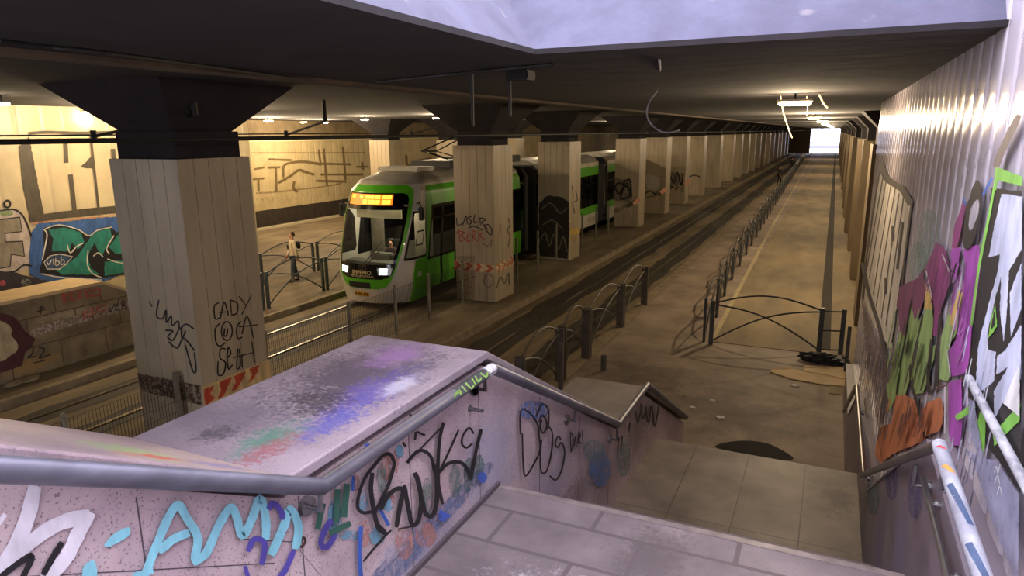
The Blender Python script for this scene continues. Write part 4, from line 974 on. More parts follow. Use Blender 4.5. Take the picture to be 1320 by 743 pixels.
P2.rotation_euler = (0, 0, math.radians(60))
pf = at(1020, 222, z=0)
P3 = person((pf.x, pf.y, 0), 0, 'farther person in dark clothes leaning by the lane barriers', dk, dt, cloth('dark_hair', (40, 32, 28)), dt)
P3.rotation_euler = (0, 0, math.radians(20))
P4 = person((TX + .0, TY + 1.62, .03), 0, 'driver seated behind the tram windscreen in a dark top', cloth('dark_uniform', (58, 44, 44)), dt, cloth('dark_hair', (40, 32, 28)), dt, seated=True)
# ------------------------------------------------------------------ spray paint and brush writing on the walls
def ell(cx, cy, rx, ry, n=12, a0=0): return [(cx + rx * math.cos(2 * math.pi * k / n + a0), cy + ry * math.sin(2 * math.pi * k / n + a0)) for k in range(n)]
INK = paint((28, 26, 30)); INK2 = paint((46, 40, 42))
# stair parapet
G = Paint('x', XP, 1, .002); WB_ = par
CY = paint((142, 214, 232)); PUR = paint((84, 74, 170)); WHT = paint((228, 224, 236)); GRN = paint((52, 104, 88)); BLU = paint((56, 98, 190)); SAL = spray((206, 150, 142), .75)
G.fields([[(478, 743), (520, 700), (560, 660), (600, 620), (628, 596), (630, 612), (560, 690), (516, 743)]], spray((112, 132, 176), .55), WB_, smooth=True)
G.fields([ell(458, 622, 5, 11), ell(510, 594, 4, 16), ell(468, 688, 9, 18), ell(548, 690, 14, 16), ell(500, 645, 8, 12), ell(496, 600, 8, 20), ell(520, 700, 12, 22)], SAL, WB_, smooth=True)
G.fields([ell(466, 646, 7, 14), ell(514, 582, 5, 9), ell(498, 651, 7, 9), ell(450, 690, 16, 6), ell(430, 668, 9, 24), ell(485, 690, 10, 12)], spray((116, 176, 204), .8), WB_, smooth=True)
G.fields([ell(549, 640, 7, 24), ell(490, 615, 6, 20), ell(585, 620, 8, 22), ell(603, 612, 7, 22), ell(616, 600, 6, 14)], spray((84, 120, 112), .7), WB_, smooth=True)
G.strokes([[(41, 631), (33, 664), (21, 694), (4, 724)], [(-4, 735), (29, 704), (67, 677), (108, 664)], [(110, 664), (96, 690), (81, 719), (56, 745)]], 19, WHT, WB_, label='broad white spray letter')
G.strokes([[(-4, 672), (2, 664)]], 8, WHT, WB_)
G.strokes([[(-2, 742), (23, 723), (38, 716), (25, 745)], [(75, 700), (63.5, 719), (53, 738)]], 8, INK, WB_)
G.fields([[(131, 702), (140, 690), (158, 679), (164, 681), (162, 690), (148, 699), (136, 704)], [(103, 732), (112, 722), (119, 724), (120, 745), (104, 745)]], CY, WB_, smooth=True)
G.strokes([[(181.5, 745), (197, 704), (214, 665), (226, 650), (235.5, 665), (251, 692), (247, 719)], [(203, 708), (220, 694), (237, 687)], [(247, 723), (262, 712), (278, 677), (293, 654), (301, 665), (308.5, 690), (320, 671), (331.7, 642), (339, 669), (339, 692)], [(347, 712), (362.5, 677), (370, 656), (381, 677), (378, 704)], [(170, 741), (190, 735)]], 11, CY, WB_, label='pale cyan spray letters')
G.strokes([[(343, 654), (349, 648), (359, 660), (359.6, 667)], [(316, 708), (324, 694), (337, 700), (333.6, 725)], [(312, 731), (316, 745)], [(374, 710), (364, 733), (355, 745)], [(422, 671), (415.5, 681), (409.5, 698.5), (415.5, 705), (426, 692.6), (426, 683)]], 7.5, PUR, WB_, label='violet spray strokes')
G.strokes([[(411.5, 651), (405.6, 679)], [(431, 633), (429, 671)], [(443, 626), (439, 663)], [(423, 685), (445, 675)]], 10, GRN, WB_, label='dark green spray strokes')
G.strokes([[(451, 614), (450, 631)], [(460.8, 679), (458.8, 710), (460.8, 745)], [(486, 657), (496, 675)]], 5.5, BLU, WB_, label='blue spray strokes')
G.fields([ell(469, 575, 4.5, 4.5), [(562, 656), (578, 664), (566, 672), (561, 668)], ell(618, 615, 6, 7)], spray((66, 96, 190), .95), WB_)
G.strokes([[(478, 658), (462.7, 660), (455.8, 652), (458, 635), (465, 616), (476, 601), (488.5, 587), (498, 585), (503, 595), (502, 604), (496, 624), (484, 649), (478, 660), (480, 672), (488, 681), (494, 688)], [(556, 608.5), (550.7, 588), (539.4, 580), (530, 584), (520.6, 595)], [(566.7, 545), (562, 567), (560, 599), (561, 625.5), (565.8, 648)], [(562, 607.6), (573, 597), (586.5, 595), (596, 601), (602.5, 616)], [(602.5, 617), (609, 582), (615.7, 554)]], 4.6, INK, WB_, label='large black tag')
G.strokes([[(474.5, 610), (472.6, 629.5), (476.5, 657), (482.4, 679), (492, 687)], [(486, 655), (494, 639), (506, 629.5), (514, 631.5), (510, 653), (506, 677)], [(516, 625.6), (522, 659), (526, 675), (533.6, 671), (537.6, 649), (535.6, 625.6), (530, 610)], [(531.7, 612), (537.6, 639), (543.5, 661), (553, 663), (558, 643), (558, 620), (557, 600)]], 6, INK, WB_, label='large black tag')
G.strokes([[(498, 683), (490, 690.6), (474.5, 708), (463, 722)], [(508, 681), (528, 677)], [(520.6, 593.5), (567.7, 546)], [(585.6, 554), (573, 582), (562, 605)], [(605, 557.7), (599.7, 551), (592, 559.6), (590, 571), (596, 576.5), (603.5, 571)]], 2.9, INK, WB_)
G.strokes([[(523, 534), (526, 541)], [(530, 557), (529, 565)], [(532, 556), (541, 560)], [(535.6, 534), (545, 527.5)], [(513, 570), (516, 574)]], 4, INK, WB_)
G.fields([ell(770, 604, 14, 23), ell(683, 528, 20, 12)], spray((92, 130, 196), .8), WB_, smooth=True)
G.fields([ell(762, 580, 14, 14), ell(800, 592, 9, 22)], spray((128, 160, 166), .6), WB_, smooth=True)
G.strokes([[(665.4, 559), (666.4, 528), (679.6, 534), (688, 547), (690, 562), (691, 579), (685, 594), (672, 613), (669, 590), (668, 558)], [(686, 536), (691, 524.5), (696.5, 521), (702, 528), (702, 545), (700, 553)], [(690, 543), (693.7, 535), (698, 539.6), (700, 549), (694.6, 558), (691, 549), (693, 541)], [(702, 549), (707, 558), (706, 581), (700, 605.5), (693, 608), (691, 590), (693, 566)], [(718, 566), (714.4, 562), (710.6, 571.6), (714.4, 576), (719, 570), (723, 583), (719, 605.5), (711.6, 618), (704, 613)]], 2.3, INK, WB_, label='thin black outlined letters')
G.strokes([[(730.4, 558), (731, 583)], [(730, 556), (734, 564), (732, 581)], [(735, 575), (737, 562), (738, 575)], [(740, 571.6), (741, 556.5), (743.6, 562), (741, 566), (744.5, 571.6)], [(745.5, 554.6), (747, 579)]], 1.5, INK, WB_)
G.strokes([[(793.5, 564), (791.6, 581)], [(798, 562), (796, 579)], [(808, 545), (806, 556)]], 2.8, INK, WB_)
G.strokes([[(828, 524), (832, 545), (836, 522), (840, 550), (846, 520)], [(822, 520), (824, 540), (829, 528)], [(815, 530), (818, 545), (821, 532)]], 2, INK2, WB_)
# lettering on the handrail
G2 = Paint('x', XRL + R1, 1, .001)
G2.strokes([[(586, 512), (591, 503), (594, 509)], [(586, 508), (595, 506)], [(595, 498), (601, 505)], [(600, 494), (607, 501), (610, 497)], [(608, 488), (612, 495)], [(612, 485), (616, 492), (620, 487)], [(619, 481), (626, 486), (628, 480)]], 2.2, paint((176, 226, 120)), PT, 'rail_lettering', label='lime green letters on the handrail')
# column 1
FYc = [7.36] + [y - 2 * HW for y in YB[1:]]
c1 = COLS[0]; cl = [o for o in c1.children if o.name.startswith('cladding')]
G = Paint('x', -8.9, 1, .004)
G.strokes([[(281.8, 390.6), (276, 395), (277, 411), (283, 410)], [(284, 410), (288.6, 389.4), (294, 406.6)], [(283, 403), (294, 402)], [(296.6, 387), (298, 404)], [(296.6, 387), (305.8, 391.7), (304.7, 404), (298, 406)], [(308, 382.6), (316, 393)], [(324, 380), (311.5, 405.5)],
    [(283, 417), (277, 425), (278, 441), (283, 446.6), (290, 442)], ell(292, 427, 7, 12) + [(299, 427)], [(289, 424), (288.5, 433), (292, 432), (293, 424)], [(310, 414.6), (304.7, 422.6), (306, 436), (311.5, 435)], [(311.5, 430.6), (318, 407.7), (326, 435)], [(308, 421.5), (331, 419)],
    [(290, 450), (284, 450), (283, 461.5), (290, 468), (287.5, 482), (280.6, 483), (280.6, 466)], [(292, 462), (297, 456), (294, 448), (292, 461.5), (294, 476), (299, 470.6)], [(305.8, 450), (304.7, 475), (309, 470.6), (308, 450)], [(300, 461.5), (326, 454.6)], [(311.5, 457), (311.5, 473)], [(324, 441), (327.5, 467)]], 1.9, INK2, c1, 'graffiti', label='thin black three-line tag')
G.fields([[(260, 499), (345, 464), (349, 468), (349, 488), (263, 527)]], paint((216, 186, 130)), c1, 'painted_band', label='red and cream painted band')
G.fields([[(262, 502), (276, 497), (270, 508), (278, 513), (264, 524)], [(282, 493), (298, 486), (293, 499), (287, 511), (280, 515), (284, 503)], [(301, 485), (316, 478), (313, 489), (304, 502), (297, 505), (303, 494)], [(320, 476), (334, 470), (331, 480), (325, 490), (318, 494), (325, 484)]], paint((196, 72, 48)), c1, 'painted_band')
G = Paint('y', FYc[0], -1, .004)
G.strokes([[(192.6, 389), (196, 395)], [(205, 387), (202, 407), (210, 411), (214, 400), (215, 416), (221, 407), (222, 420), (230, 414), (232, 424), (240, 418), (250, 424)], [(214, 426), (223.5, 427), (216.6, 434), (223.5, 438.6), (232.6, 422.6), (235, 436), (239.5, 427)], [(218, 441), (229, 449), (237, 436), (251, 452)], [(239.5, 445.5), (248.6, 477.5), (253, 477.5), (251, 455)]], 2.2, INK, c1, 'graffiti', label='jagged black tag')
G.fields([[(177, 481), (259, 497), (260, 522), (181, 504)]], spray((84, 52, 40), .85), c1, 'painted_band', label='rusty dark band')
# column 2
c2 = COLS[1]; Gf = Paint('y', FYc[1], -1, .004); Gr = Paint('x', XCS[1] + HW, 1, .004)
CRM = paint((214, 192, 152)); RED = paint((190, 92, 62))
Gf.fields([[(585, 335.5), (638.3, 343), (638.3, 352), (585, 347.6)]], CRM, c2, 'hazard_band', label='red and white chevron band'); Gr.fields([[(638.8, 343), (661.5, 330), (661.5, 341.5), (638.8, 352)]], CRM, c2, 'hazard_band')
Gf.fields([[(585, 336), (590, 337), (594, 342), (588.5, 348), (584, 347), (588, 342)], [(600, 338), (606, 339), (609.5, 343.5), (603, 349), (597, 348.5), (603, 343)], [(613, 339.5), (618, 340.3), (621, 345), (616, 350), (611, 349.7), (616, 345)], [(626, 341.5), (632, 342.2), (636, 346.6), (630, 351.2), (624, 350.8), (630, 346.5)]], RED, c2, 'hazard_band')
Gr.strokes([[(641, 342), (645, 343.5), (642, 350)], [(647, 338.5), (651.5, 340), (648, 347)], [(653, 335), (657, 336.5), (654, 344)], [(658, 332.5), (661, 334), (659, 341)]], 2.4, RED, c2, 'hazard_band', smooth=False)
Gf.strokes([[(588.5, 281), (590, 291), (596, 288)], [(597, 290), (600.7, 279), (602.6, 289)], [(608, 279), (603.5, 281), (608, 286), (605, 290)], [(612, 277), (611, 287), (616, 286)], [(618.6, 280.7), (619.6, 290)], [(618.6, 281), (627, 283), (621, 287), (629, 296)], [(630, 290), (634, 296), (633, 303), (627, 297), (625, 290), (630, 290)], [(604, 294), (612, 292), (622, 297)]], 1.5, INK2, c2, label='black looping tag')
Gf.strokes([[(592, 297.7), (593, 311)], [(592, 298), (599, 300), (594, 304), (600, 308), (593, 311)], [(604.5, 298.6), (602, 311), (607, 310)], [(609, 311), (609.5, 298), (614, 301), (610, 305), (616, 311)], [(618, 298), (618, 310)], [(623, 299), (619, 304), (625, 309)], [(588, 302), (592, 296)]], 1.6, paint((178, 88, 62)), c2, label='small red tag')
Gf.strokes([ell(630, 362, 6, 8), [(586, 366), (600, 361), (614, 356)], [(622, 312), (628, 318), (634, 310), (632, 322)]], 1.0, spray((96, 84, 62), .8), c2)
Gr.strokes([[(655, 282), (657, 290), (654, 297), (657, 305), (655, 318)], [(645, 290), (644, 300)], [(640, 372), (645, 357), (650, 366), (655, 352), (656, 367)]], 1.4, paint((92, 84, 60)), c2)
Gf.fields([[(587, 382), (590, 330), (612, 330), (612, 388)]], spray((120, 100, 72), .35), c2)
# columns farther along
def facemat(c): return spray(c, .85)
G = Paint('y', FYc[2], -1, .004); c3 = COLS[2]
G.fields([[(695, 262), (706, 252), (722, 254), (733, 260), (734, 300), (732, 334), (696, 330), (694, 295)]], spray((38, 34, 30), .92), c3, label='sooty scrawled lower half')
G.strokes([[(697, 310), (703, 300), (708, 318), (714, 302), (720, 322), (726, 305), (731, 325)], [(698, 270), (710, 262), (722, 275), (731, 268)], [(700, 290), (712, 284), (724, 294)]], 1.6, paint((132, 116, 92)), c3)
G = Paint('x', XCS[2] + HW, 1, .004)
G.strokes([[(736, 302), (738, 294), (740, 302.6), (743, 294), (745, 302), (747, 298)]], 2.2, paint((216, 176, 60)), c3, label='yellow scribble'); G.strokes([[(741, 275), (738, 262), (744, 258), (742, 246)], [(737, 240), (739, 254)]], 1.3, INK2, c3)
G.fields([ell(740, 308, 4, 4)], spray((200, 168, 70), .7), c3)
for i, pts, chev in ((3, [[(791, 238), (798, 250), (806, 236), (800, 256), (812, 252), (808, 236)], [(790, 250), (797, 236), (812, 244)], [(803, 236), (812, 232), (814, 256)]], (790, 266, 814, 269)), (4, [[(832, 250), (838, 246), (846, 252)]], (833, 252, 849, 254)), (5, [[(864, 226), (869, 236), (873, 222), (878, 238), (881, 224)], [(864, 240), (872, 244)]], (866, 241, 880, 242)), (6, [[(889, 228), (895, 226), (902, 228)]], (0, 0, 0, 0))):
    c = COLS[i]; G = Paint('y', FYc[i], -1, .004)
    if i in (3, 5): G.fields([[(pts[0][0][0] - 1, 230 + (i == 5) * -8), (pts[0][0][0] + 22 - (i == 5) * 5, 232 - (i == 5) * 8), (pts[0][0][0] + 22 - (i == 5) * 5, 262 - (i == 5) * 14), (pts[0][0][0] - 1, 258 - (i == 5) * 14)]], spray((78, 70, 58), .6), c)
    if i == 4: G.fields([[(833, 224.5), (846, 228), (850, 236), (847, 244), (836, 243), (832, 233)]], spray((206, 196, 180), .95), c, smooth=True, label='white paint smear')
    G.strokes(pts, 2.2 if i == 3 else 1.6, INK, c)
    x0, y0, x1, y1 = chev
    if x1:
        n = 4 if i != 5 else 2
        G.strokes([[(x0 + (x1 - x0) * (k + .2) / n, y0 - 2.5 + (y1 - y0) * k / n), (x0 + (x1 - x0) * (k + .75) / n, y0 + .5 + (y1 - y0) * k / n), (x0 + (x1 - x0) * (k + .2) / n, y0 + 3.5 + (y1 - y0) * k / n)] for k in range(n)], 1.8, CRM, c, 'hazard_band', smooth=False)
        Gx = Paint('x', XCS[i] + HW, 1, .004)
        xr = x1 + 3
        Gx.strokes([[(xr + 1, y0 - 4 - 10 * (i != 3) * 0), (xr + 6, y0 - 8)]], 6, paint((196, 132, 88)), c, 'hazard_band', smooth=False)
# cream wall across the tracks
G = Paint('x', NW, 1, .012); BR = paint((84, 76, 62)); w_ = wl
G.fields([[(24, 190), (37, 176), (43, 207.6), (56.6, 278), (39, 286), (29, 239)], [(103.5, 215.5), (119, 200), (119, 217.5)]], BR, w_, label='dark brushed block letters')
G.strokes([[(37, 172), (60, 170.5), (100, 171.5), (168, 170)]], 4, BR, w_); G.strokes([[(40, 283), (90, 276), (170, 268)]], 9.5, BR, w_)
G.strokes([[(84, 184), (85, 208)], [(90.6, 227), (96, 274)], [(145.5, 194), (146.5, 204)]], 7, BR, w_); G.strokes([[(116, 172.5), (127, 272)]], 4.2, BR, w_)
G.fields([[(0, 268), (25, 270), (36, 298), (42, 320), (36, 345), (20, 352), (-6, 350), (-6, 268)]], paint((206, 190, 178)), w_)
G.fields([[(40, 300), (50, 287), (80, 286), (120, 282), (150, 279), (178, 280), (178, 345), (130, 364), (95, 362), (60, 364), (38, 354), (37, 330)]], paint((66, 106, 168)), w_, label='blue sprayed ground')
G.fields([[(-6, 284), (25, 280), (28, 298.6), (6, 301), (7, 312), (28.6, 311), (31, 330.7), (14, 328), (12.6, 344), (-6, 347)]], paint((152, 142, 122)), w_, label='grey block letter')
G.strokes([[(-6, 284), (25, 280), (28, 298.6), (6, 301), (7, 312), (28.6, 311), (31, 330.7), (14, 328), (12.6, 344), (-6, 347)]], 1.8, INK, w_, smooth=False)
G.strokes([[(0, 272), (16, 270), (27, 276), (34, 288), (40, 305)], ell(9, 263, 4, 4.5) + [(13, 263)], [(0, 352), (18, 350), (30, 342), (40, 343)]], 2.4, INK, w_)
G.fields([ell(8, 275, 9, 4)], spray((140, 170, 110), .8), w_)
G.fields([[(55, 294), (80, 289), (108, 299), (115, 304), (124, 296), (142, 291), (150, 300), (160, 288), (180, 283), (180, 350), (130, 359), (80, 356), (50, 352), (56, 325)]], INK, w_)
TEAL = paint((44, 136, 120))
G.fields([[(62, 296), (82, 293), (104, 300), (108, 312), (100, 322), (92, 312), (88, 324), (66, 324), (68, 308)], [(118, 303), (126, 298), (141, 294), (144, 306), (137, 318), (130, 330), (121, 312), (113, 330), (116, 346), (128, 354), (80, 354), (72, 349), (98, 332)], [(155, 298), (180, 286), (180, 322), (148, 328), (140, 318)], [(134, 338), (150, 336), (180, 338), (180, 348), (134, 356)]], TEAL, w_, label='teal bubble letters')
OUTL = paint((226, 220, 204))
G.strokes([[(56, 296), (75, 290), (100, 296), (114, 304), (125, 297), (143, 293)], [(56, 296), (60, 303), (56, 325), (54, 335)], [(113, 322), (112, 340), (118, 352), (130, 358)], [(146, 304), (137, 320), (140, 327)], [(138, 334), (150, 338), (170, 341)], [(53, 353), (80, 358), (130, 361)], [(86, 316), (90, 326), (98, 318), (106, 314)], [(120, 330), (126, 326), (132, 331)]], 1.5, OUTL, w_)
G.fields([[(56, 338), (64, 330), (76, 328), (93, 331), (84, 341), (76, 347), (60, 347)]], paint((58, 78, 110)), w_, smooth=False); G.strokes([[(56, 338), (64, 330), (76, 327.5), (93, 331), (84, 341), (76, 347), (60, 347), (56, 338)]], 1.3, OUTL, w_, smooth=False)
G.strokes([[(60, 338), (62, 341), (66, 335)], [(68, 334), (68, 341)], [(71, 333), (71, 342), (75, 341), (75, 337), (71, 337)], [(78, 332), (78, 341), (82, 339), (81, 335), (78, 336)]], 1.3, OUTL, w_)
G.fields([[(-6, 348), (20, 352), (50, 360), (75, 366), (40, 376), (-6, 386)]], paint((60, 54, 62)), w_); G.fields([ell(3, 365, 4, 4)], spray((190, 90, 100), .9), w_); G.fields([ell(33, 364, 7, 5)], spray((140, 144, 140), .8), w_)
G.strokes([[(40, 288), (90, 283), (165, 276)]], 3, spray((206, 150, 116), .8), w_)
# opposite parapet
G = Paint('x', -15.2, 1, .003); w_ = OPP
G.fields([[(36, 427), (60, 418), (100, 407), (172, 384), (172, 396), (100, 418), (60, 430), (46, 433)]], spray((192, 176, 160), .85), w_)
G.fields([[(-8, 402), (13, 406), (23.7, 414), (32, 427), (46, 437.5), (42, 445), (32, 455), (28, 472), (-8, 484)]], paint((88, 46, 52)), w_, label='burgundy blot'); G.fields([[(-8, 415), (10.8, 419), (15, 427), (14, 432), (22.6, 444), (19, 455), (-8, 466)]], paint((192, 174, 136)), w_, smooth=True)
G.strokes([[(36.6, 450), (43, 447), (41, 457), (35.5, 461), (45, 460)], [(49.5, 448), (57, 450), (54, 457), (50.6, 462), (65, 457)], [(44, 468), (57, 465)], [(50, 398), (57, 396)], [(48, 402), (58, 399)], [(53, 394), (52, 405)]], 1.9, INK2, w_)
RD2 = paint((186, 84, 62))
BERK = [[(80, 379), (82, 390)], [(80, 379), (86, 380), (82, 384), (87, 388), (82, 390)], [(95, 376), (90, 378), (92, 388), (97, 386)], [(91, 383), (96, 381)], [(99, 375), (101, 386)], [(99, 375), (105, 377), (100, 381), (106, 385)], [(109, 373), (111, 384)], [(116, 373), (110, 379), (117, 382)], [(123, 372), (119, 377), (122, 382), (128, 379), (128, 373), (123, 372)]]
G.strokes(BERK, 2.2, RD2, w_, label='red tag'); G.strokes([[(106 + (x - 80) * .62, 402 + (y - 379) * .8 - (x - 80) * .08) for x, y in l] for l in BERK], 1.2, RD2, w_)
G.strokes([[(140, 393), (142, 402), (147, 392)], [(152, 390), (148, 400), (153, 399)], [(150, 395), (154, 394)], [(157, 388), (157, 399), (162, 396), (158, 393), (162, 390), (157, 388)]], 1.3, INK2, w_)
# far wall brush marks
G = Paint('x', FX, 1, .02); BM = paint((122, 102, 64))
G.strokes([[(347, 205.4), (375, 206.5)], [(346, 216), (360, 215.7)], [(355.5, 216), (356, 246)], [(328.6, 218), (339.4, 216)], [(326.5, 231), (339.4, 230)], [(333, 231), (333, 246)], [(365, 228), (365.7, 214), (376, 209.7), (393, 208.6), (413.7, 212)], [(358.8, 235.6), (374, 227), (384.6, 219.4), (393, 221.6), (404, 225)], [(379, 234.5), (378, 242), (382.5, 247.4)], [(410.5, 193.5), (413, 212)], [(417, 192.5), (421, 237.7)], [(415, 211), (451, 212)], [(413.7, 225), (466.5, 225)], [(408, 233), (445, 234)], [(441.7, 190), (445, 231)], [(460, 215), (473, 215)], [(466.5, 210), (467.5, 218)], [(523.6, 201), (524.6, 220.5)], [(537.6, 207.5), (555, 204)], [(524.6, 213), (550.5, 212)]], 3.2, BM, wf, label='brown brushed signs')
G.strokes([[(324, 197), (470, 197)], [(330, 249), (360, 247), (420, 240), (440, 236)]], 1.8, spray((140, 120, 80), .7), wf)
G.strokes([[(330 + 6.4 * k, 264 - .85 * k), (333.5 + 6.4 * k, 259 - .85 * k), (331 + 6.4 * k, 255.5 - .85 * k)] for k in range(15)], 1.6, paint((206, 188, 148)), wf, 'hazard_band', smooth=False)
# panelled wall on the right
G = Paint('x', .66, -1, .012); w_ = WRP
G.fields([ell(1200, 320, 16, 52), ell(1186, 350, 14, 40)], spray((150, 178, 172), .55), w_)
G.fields([[(1137, 218), (1148, 238), (1174, 254), (1177, 268), (1172, 310), (1162, 365), (1156, 410), (1150, 450), (1128, 420), (1115, 385), (1118, 340), (1127, 277)]], paint((216, 208, 198)), w_, label='white panel letter with drips')
DK = paint((72, 66, 62)); G.strokes([[(1137, 212.6), (1144.4, 230), (1163.7, 243.7), (1175.5, 262)]], 8, DK, w_); G.strokes([[(1177, 263), (1170, 320), (1161, 399)], [(1135, 221), (1126, 278), (1117, 342), (1113, 385)]], 2.6, DK, w_)
G.strokes([[(1144, 233), (1122, 358)], [(1150, 240), (1127, 380)], [(1156, 243), (1131, 395)], [(1161, 250), (1138, 410)], [(1167, 255), (1144, 420)], [(1140, 228), (1119, 345)]], 1.3, DK, w_); G.strokes([[(1153, 292), (1153, 310)], [(1165.7, 288), (1159, 346)], [(1144, 360), (1144, 378)]], 4, DK, w_)
G.strokes([[(1113, 340), (1122, 380), (1135, 420), (1146, 469)]], 5, paint((76, 72, 78)), w_)
G.fields([[(1112, 385), (1128, 425), (1148, 470), (1152, 520), (1134, 555), (1128, 500), (1118, 470)]], spray((120, 100, 104), .8), w_)
MG = paint((154, 62, 130)); PL_ = paint((172, 78, 178)); DM = paint((134, 66, 112)); GN = paint((158, 188, 116)); OR = paint((212, 128, 86)); OC = paint((220, 188, 110))
G.fields([[(1153, 469), (1163.7, 424), (1171, 436), (1180, 386), (1186, 415.5), (1194.8, 406.6), (1203.6, 383), (1208, 415.5), (1205, 448), (1211, 445), (1209.6, 460), (1194.8, 507), (1183, 510), (1177, 489.6), (1171, 510), (1159, 512), (1150, 530), (1146, 500)], [(1227, 406.6), (1239, 392), (1245, 380), (1239, 430), (1230, 445), (1232, 480.7), (1227, 492.5), (1215.5, 489.6), (1218, 439)]], GN, w_, label='olive green letter fill')
G.fields([[(1135.5, 551.8), (1153, 545.8), (1159, 510), (1171, 510), (1186, 519), (1189, 540), (1200, 520), (1218, 513), (1223, 534), (1218, 555), (1200, 563.6), (1194.8, 569.5), (1153, 587), (1138.5, 599), (1130, 587)]], OR, w_, label='rusty orange spray')
G.fields([[(1230, 409.6), (1242, 375), (1248, 372), (1239, 418.5), (1230, 421.5)], [(1197, 363), (1204, 380), (1207, 399), (1196, 399)]], OC, w_)
G.fields([[(1163.7, 369.5), (1189, 357.7), (1194.8, 346), (1197.7, 380), (1189, 406.6), (1183, 412.6), (1177, 389), (1169.6, 433), (1163.7, 427), (1159, 395)]], DM, w_)
G.fields([[(1248, 258.5), (1252.5, 264), (1245, 298), (1239, 322), (1232, 319), (1236, 292.5)], [(1212.5, 313), (1224, 322), (1230, 346), (1230, 369.5), (1218.4, 397.8), (1212.5, 436), (1208, 433), (1209.6, 400), (1203.6, 363.6), (1197.7, 346)]], MG, w_, label='magenta drips')
G.fields([[(1248, 322), (1268.8, 316), (1273, 352), (1271.7, 381), (1260, 424), (1257, 477.7), (1248, 483.6), (1233, 486.6), (1229, 454), (1239, 439), (1247, 390), (1252, 346)], [(1229, 494), (1246.6, 489.6), (1248, 546), (1245, 575.5), (1236, 575.5), (1230, 563.6)], [(1232, 322), (1246, 318), (1240, 352), (1233, 366)]], PL_, w_, label='violet letter')
G.strokes([[(1178.5, 472), (1180, 498.5), (1189, 525), (1197.7, 563.6)], [(1206.6, 439), (1202, 498.5), (1211, 502), (1215, 445)], [(1218, 406.6), (1215.5, 454), (1214, 498.5)]], 4, paint((44, 38, 46)), w_)
G.strokes([[(1194.8, 406.6), (1180, 469)], [(1208, 448), (1192, 504)], [(1171, 436), (1163, 480), (1160, 510)], [(1180, 386), (1170, 440)], [(1240, 340), (1222, 395)], [(1230, 346), (1240, 352), (1250, 330)]], 1.6, paint((52, 44, 52)), w_)
G.strokes([[(1228, 452), (1233, 486)], [(1245, 389), (1231, 448)], [(1226, 500), (1226, 560)], [(1200, 350), (1208, 385)], [(1222, 328), (1232, 352)]], 2, paint((220, 214, 222)), w_)
G.strokes([[(1250, 410), (1244, 432), (1252, 425), (1246, 448), (1254, 442), (1242, 470)]], 1.6, paint((186, 120, 190)), w_)
G.fields([[(1273, 236), (1274.7, 269), (1268.8, 298.4), (1260, 319), (1251, 319), (1251, 292.5), (1257, 260), (1266, 236)]], paint((46, 42, 46)), w_, smooth=True, label='black ring letter'); G.fields([[(1270, 257), (1271.8, 269), (1266, 289.6), (1260, 298), (1258, 289.6), (1261, 269)]], paint((184, 178, 188)), w_, smooth=True)
G.strokes([[(1289.5, 230), (1278, 251)], [(1251, 257), (1253, 264)]], 4, paint((58, 104, 186)), w_)
G.strokes([[(1248, 242), (1251, 198), (1257, 224)], [(1264, 198), (1266, 218), (1275, 186)], [(1274.7, 209.6), (1289.5, 186)]], 2.6, spray((140, 138, 156), .6), w_)
BK = paint((34, 31, 36)); LI = paint((196, 202, 228)); LG = paint((134, 200, 84))
G.strokes([[(1296, 214), (1303, 196), (1326, 150)]], 10, paint((112, 98, 96)), w_)
G.fields([[(1290, 243), (1332, 247), (1332, 640), (1304, 600), (1280, 570), (1262, 560), (1258, 480), (1268, 410), (1276, 346)]], BK, w_, label='black ground of the big letter')
G.fields([[(1304, 250), (1332, 254), (1332, 322), (1314.5, 350), (1312, 400), (1308, 442), (1302, 400), (1304, 356), (1300, 372), (1297, 380), (1285, 432.5), (1286.5, 452), (1297, 455), (1295, 492), (1283, 502.5), (1269, 509.5), (1272.5, 450), (1285, 400), (1299, 350), (1302, 329), (1286.5, 332.5), (1295, 287)], [(1299, 460.5), (1309, 455), (1332, 420), (1332, 490), (1307.5, 520), (1295, 544.5), (1295, 506), (1314.5, 474.5), (1298, 485)], [(1316, 380), (1332, 340), (1332, 400), (1318, 436)]], LI, w_, label='pale lilac letter')
G.strokes([[(1296, 234), (1287, 280), (1273, 350), (1264, 420)]], 3.6, LG, w_, smooth=True); G.fields([[(1297, 215), (1332, 228), (1332, 240), (1299, 233), (1297, 246), (1293, 244)], [(1281, 516.5), (1285, 534), (1283, 590), (1276, 583), (1272.5, 548)], [(1332, 522), (1332, 544), (1297, 578), (1295, 562)], [(1297, 392), (1300, 422), (1287, 439.5), (1292, 411.5)]], LG, w_, label='lime green letter edge'); G.fields([[(1296, 402), (1297.5, 419), (1291, 428), (1293, 414)]], BK, w_)
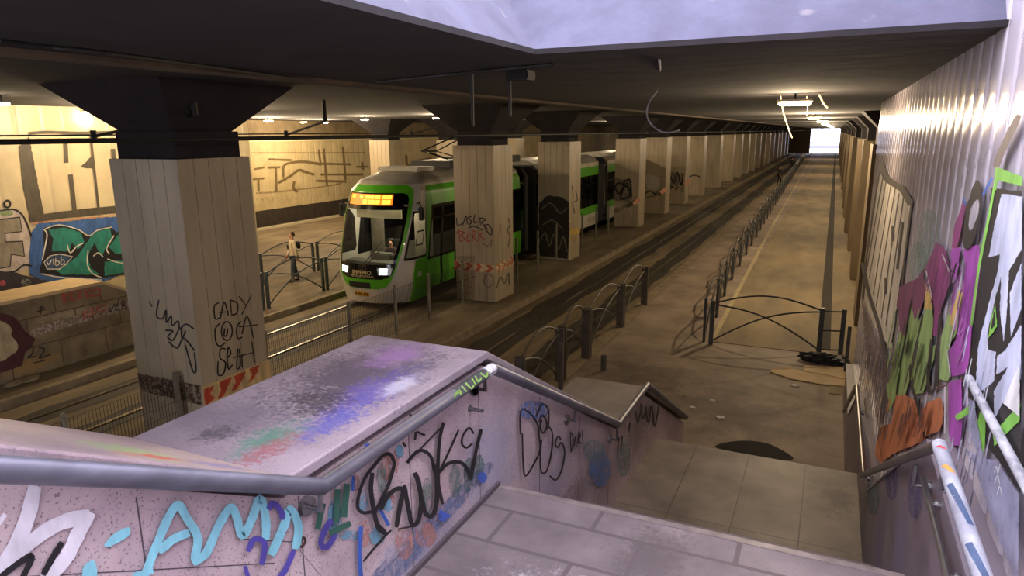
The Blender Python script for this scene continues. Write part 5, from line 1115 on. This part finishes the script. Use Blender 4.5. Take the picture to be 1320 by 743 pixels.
G.strokes([[(1246, 540), (1256, 534), (1268, 526)]], 8, LG, w_); G.fields([[(1309, 522), (1332, 470), (1332, 540)]], paint((226, 226, 230)), w_)
G.fields([[(1262, 560), (1276, 590), (1284, 600), (1278, 570), (1270, 520), (1262, 515)], [(1250, 575), (1270, 600), (1300, 690), (1332, 760), (1332, 640), (1300, 596), (1276, 592)]], spray((150, 150, 178), .95), w_)
G.strokes([[(1298, 612), (1301, 604), (1303, 613), (1306, 602)], [(1299, 626), (1303, 616), (1306, 628)], [(1303, 640), (1306, 630), (1309, 642)]], 1.2, paint((226, 226, 232)), w_)
G = Paint('x', .54, -1, .003)
G.fields([ell(1180, 640, 10, 30), ell(1150, 620, 8, 26)], spray((92, 86, 140), .6), dado); G.fields([ell(1126, 640, 8, 26)], spray((92, 120, 128), .6), dado)

def streaks(G, x0, x1, y0, y1, cols, n, w, parent, seed, lean=-.22):
    rr = random.Random(seed)
    for c in cols:
        L = []
        for _ in range(n):
            x = rr.uniform(x0, x1); y = rr.uniform(y0, y1); h = rr.uniform(10, 36)
            L.append([(x, y), (x + lean * h * .5 + rr.uniform(-1, 1), y + h * .5), (x + lean * h, y + h)])
        G.strokes(L, w, paint(c), parent, 'graffiti_streaks')
G = Paint('x', .66, -1, .040)
streaks(G, 1156, 1205, 400, 480, [(150, 176, 116), (112, 138, 78), (70, 60, 66)], 9, 1.8, WRP, 1)
streaks(G, 1140, 1212, 515, 555, [(200, 126, 86), (150, 78, 50), (96, 62, 66)], 9, 2.0, WRP, 2)
streaks(G, 1205, 1245, 330, 380, [(160, 76, 140), (104, 40, 92)], 6, 1.6, WRP, 3)
streaks(G, 1252, 1272, 330, 440, [(176, 92, 178), (124, 50, 130)], 6, 2.0, WRP, 4)
streaks(G, 1118, 1150, 440, 520, [(150, 140, 146), (96, 84, 100), (176, 160, 150)], 8, 1.6, WRP, 5)
streaks(G, 1276, 1318, 400, 520, [(216, 220, 240), (170, 176, 206)], 6, 1.6, WRP, 6)
streaks(G, 1250, 1318, 560, 640, [(176, 174, 198), (110, 108, 130)], 10, 2.2, WRP, 7)
